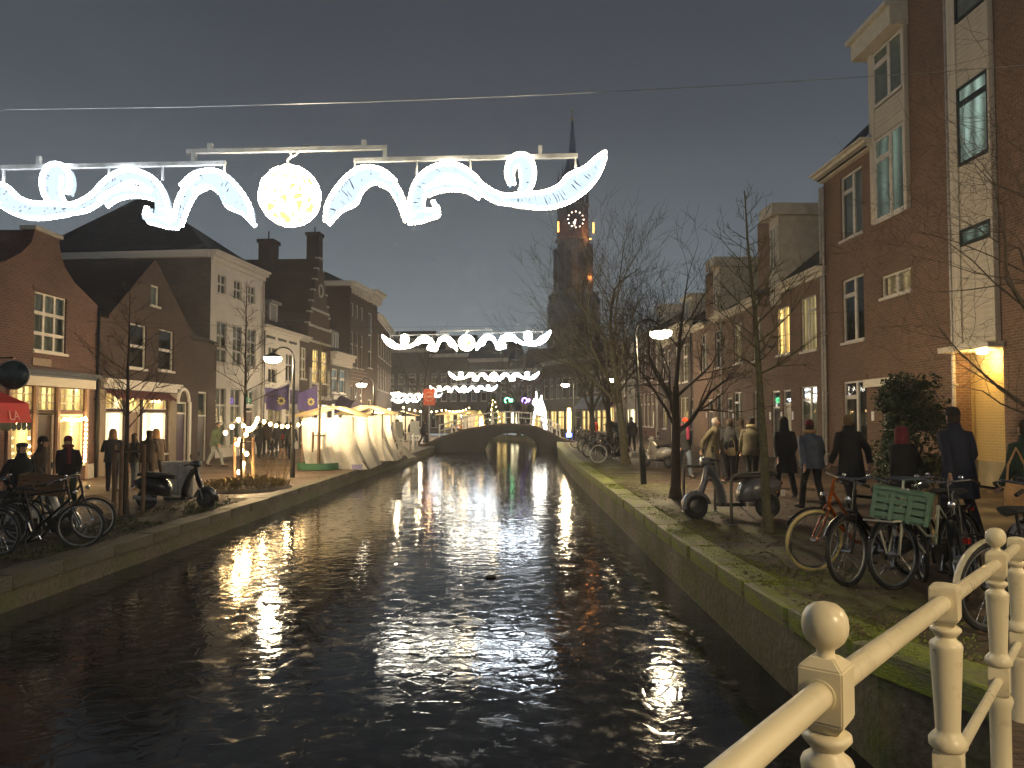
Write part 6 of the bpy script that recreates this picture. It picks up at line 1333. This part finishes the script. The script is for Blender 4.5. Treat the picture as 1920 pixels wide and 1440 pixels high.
# brick house side
G1 = 'people walking past the brick row houses'
person('person in orange-red beanie and pale jeans walking beside the thick tree', 5.05, 22.6, 0, 8, 'walk', 1.72, 'coat', 'char', 'denim', 'beanie', 'orange', 'pink', group=G1)
person('person in long olive coat with grey hair next to the orange-red beanie', 5.45, 21.0, 0, 50, 'walk2', 1.74, 'long_coat', 'olive', 'char', 'hair', 'ghair', group=G1)
person('person in dark hooded coat behind the olive long coat', 6.0, 22.4, 0, 180, 'walk', 1.78, 'coat', 'char', 'black', 'hood', 'brown', group=G1)
person('person in dark jacket carrying a beige bag', 6.05, 21.3, 0, 175, 'walk2', 1.72, 'coat', 'char', 'black', 'hair', 'bhair', group=G1)
person('person in dark coat with pale shoulder strap', 6.55, 21.9, 0, 190, 'walk', 1.74, 'coat', 'brown', 'black', 'long_hair', 'bhair', group=G1)
person('person in olive jacket, dark cap and cream scarf', 6.05, 19.4, 0, 170, 'walk2', 1.76, 'puffer', 'olive', 'black', 'cap', 'char', 'cream', group=G1)
person('person in bulky black coat beside the slender tree', 6.0, 16.9, 0, 180, 'walk', 1.76, 'long_coat', 'black', 'black', 'hood', 'black', group=G1)
person('person in blue-grey jacket with dark red hat seen from behind', 5.8, 14.9, 0, 182, 'walk', 1.70, 'puffer', 'blue', 'black', 'beanie', 'wine', 'tan', group=G1)
person('blond person in long black coat seen from behind', 6.25, 14.2, 0, 186, 'walk2', 1.82, 'long_coat', 'black', 'black', 'hair', 'blond', group=G1)
person('person in dark jacket with red hood behind the green crate', 6.2, 12.2, 0, 200, 'pockets', 1.62, 'puffer', 'black', 'black', 'hood', 'wine', group=G1)
person('tall person in navy coat in front of the yellow porch', 6.55, 11.3, 0, 180, 'walk', 1.90, 'long_coat', 'navy', 'black', 'beanie', 'black', group=G1)
person('person in dark green coat with a tan shoulder bag', 6.75, 10.0, 0, 182, 'walk2', 1.74, 'puffer', 'dkgreen', 'black', 'hair', 'bhair', group=G1)
for x, y, z, c, lb, s in ((6.0, 21.05, .72, 'cream', 'beige shopping bag carried by the person in dark jacket', .8), (6.38, 9.75, .62, 'tan', 'tan leather shoulder bag with loose strap', 1.25)):
    t = thing('shoulder_bag', lb, 'bag', (x, y, z), .2, scale=s); b = MB().loft([ring(0, .16, .0, .001), ]) if False else MB(); b.loft([[(w*cos(a), d*sin(a), z_) for a in [2*pi*j/12 for j in range(12)]] for z_, w, d in ((0,.13,.05), (.03,.16,.07), (.18,.15,.065), (.27,.13,.03))]); b.build('bag', cm2(c), t, True); MB().tube([(-.12,0,.26), (-.10,0,.45), (0,0,.62), (.10,0,.45), (.12,0,.26)], .012, 6).build('strap', cm2(c), t, True)
person('person with a red bag walking behind the parked bicycles', 4.95, 46.5, 0, 180, 'walk', 1.72, 'coat', 'red', 'black', 'hood', 'black', group=G1)
person('one of two dark figures walking together past the far trees', 5.75, 45, 0, 185, 'walk', 1.78, 'coat', 'navy', 'black', 'hair', 'bhair', group=G1); person('companion of the dark walker past the far trees', 6.3, 45.2, 0, 178, 'walk2', 1.74, 'coat', 'black', 'black', 'hair', 'blond', group=G1)
person('lone dark figure close to the mossy tree trunk', 6.0, 38.5, 0, 180, 'walk', 1.75, 'coat', 'char', 'black', 'hair', 'bhair', group=G1)
# shop side
G2 = 'people strolling past the lit shops'
person('dark coated person at the very start of the shop side street', -8.75, 12.4, LZ, 90, 'walk', 1.62, 'coat', 'black', 'black', 'hair', 'bhair', group=G2)
person('person in black coat and flat cap behind the bicycles', -8.55, 13.4, LZ, 60, 'pockets', 1.60, 'coat', 'black', 'black', 'cap', 'char', group=G2)
person('person in brown coat and dark beanie before the pizza shop', -9.5, 15.4, LZ, 100, 'walk', 1.64, 'long_coat', 'brown', 'char', 'beanie', 'black', group=G2)
person('person in black coat with dark red scarf striding with arms swinging', -9.55, 16.6, LZ, 20, 'walk2', 1.62, 'coat', 'black', 'dkgreen', 'beanie', 'wine', 'wine', group=G2)
person('hooded person by the bright shop window beside the young tree', -11.0, 21.2, LZ, 200, 'hold', 1.70, 'coat', 'char', 'navy', 'hood', 'tan', group=G2)
person('person half hidden behind the staked young tree', -10.9, 22.2, LZ, 150, 'pockets', 1.56, 'coat', 'char', 'denim', 'long_hair', 'bhair', group=G2)
person('person in brown coat seen from behind at the bright shop', -10.2, 21.6, LZ, 185, 'hold', 1.66, 'puffer', 'brown', 'brown', 'cap', 'char', group=G2)
person('person with light hair standing close to the brown coat', -10.4, 22.6, LZ, 230, 'walk', 1.68, 'coat', 'brown', 'char', 'hood', 'tan', group=G2)
person('person in green jacket and pale jeans walking by the white house', -12.15, 31.5, LZ, 80, 'walk', 1.80, 'puffer', 'green', 'pale', 'hair', 'bhair', group=G2)
person('tall dark adult holding the hand side of a child', -10.35, 36.0, LZ, 185, 'walk', 1.78, 'coat', 'char', 'black', 'hair', 'bhair', group=G2); person('small child with red hood and tan legs', -10.8, 36.2, LZ, 170, 'walk2', 1.18, 'coat', 'char', 'tan', 'hood', 'red', group=G2); person('smallest child in dark coat near the red hood', -11.35, 36.4, LZ, 150, 'walk', .98, 'coat', 'black', 'black', 'beanie', 'grey', group=G2)
for i, (x, y) in enumerate(((-12.3, 37.4), (-11.7, 38.6), (-12.6, 39.5), (-11.9, 40.4))): person(('dark coated stroller under the bulbs by the white house', 'dark coated stroller closest to the purple banner pole', 'stroller in brown by the white house door', 'stroller in black beyond the purple banner pole')[i], x, y, LZ, (180, 200, 20, 170)[i], ('walk', 'walk2', 'stand', 'walk')[i], 1.72+.05*(i % 3), 'coat', ('black', 'char', 'brown', 'black')[i], 'black', ('hair', 'beanie', 'hood', 'hair')[i], ('bhair', 'black', 'brown', 'char')[i], group=G2)
G3 = 'market visitors near the arched bridge'
for i, (x, y, lb) in enumerate(((-6.9, 47, 'stroller in dark coat beside the white barrier'), (-7.9, 52, 'visitor in navy coat past the white barrier'), (-7.2, 55.5, 'visitor near the foot of the dark tree'), (-6.3, 54.2, 'visitor in black at the bridge approach'), (-8.6, 58.2, 'visitor under the second street lamp'), (-9.3, 62, 'visitor in front of the orange glowing stall'))): person(lb, x, y, LZ, (180, 10, 190, 90, 0, 170)[i], ('walk', 'walk2', 'stand', 'walk', 'hold', 'pockets')[i], 1.70+.06*(i % 3), 'coat', ('black', 'navy', 'char', 'black', 'brown', 'char')[i], 'black', ('hair', 'beanie', 'hood')[i % 3], ('bhair', 'black', 'char')[i % 3], group=G3)
for i, (x, lb) in enumerate(((-1.7, 'dark figure crossing the arched bridge beside the fir'), (-.3, 'dark figure pausing at the top of the arched bridge'), (.3, 'figure in navy close to the bridge top'), (.95, 'figure in brown behind the bridge railing'), (1.35, 'hooded figure near the light sculpture'))): person(lb, x, 55.0+.3*(i % 2), bz(x)+.03, (90, 20, 180, -90, 0)[i], ('walk', 'stand', 'hold', 'walk2', 'pockets')[i], 1.66+.05*(i % 3), 'coat', ('black', 'char', 'navy', 'brown', 'black')[i], 'black', ('hair', 'hood', 'beanie')[i % 3], ('bhair', 'char', 'black')[i % 3], group='people on the arched bridge')
tag(MB().ell((-.33, 12.0, WZ+.015), .09, .06, .025, 8, 5).build('duck_weed_clump', M('dark_leaf_clump', (.02, .018, .012), .9), smooth=True), 'small dark clump of leaves frozen into the ice', 'leaf clump')
# ------------------------------------------------------------------ thin haze added to give the lamps a lens-like glow
hz = tag(MB().box(-130, 130, -45, 340, -2.5, 116).build('haze', None), 'thin damp haze added for the glow around the lamps', 'haze', kind='stuff')
hm, hn, hl, ho = newmat('haze_air'); hv = hn.new('ShaderNodeVolumePrincipled'); hv.inputs['Density'].default_value = .0016
hv.inputs['Color'].default_value = (.90, .93, 1., 1); hv.inputs['Anisotropy'].default_value = .55
hl.new(hv.outputs[0], ho.inputs['Volume']); hz.material_slots[0].material = hm
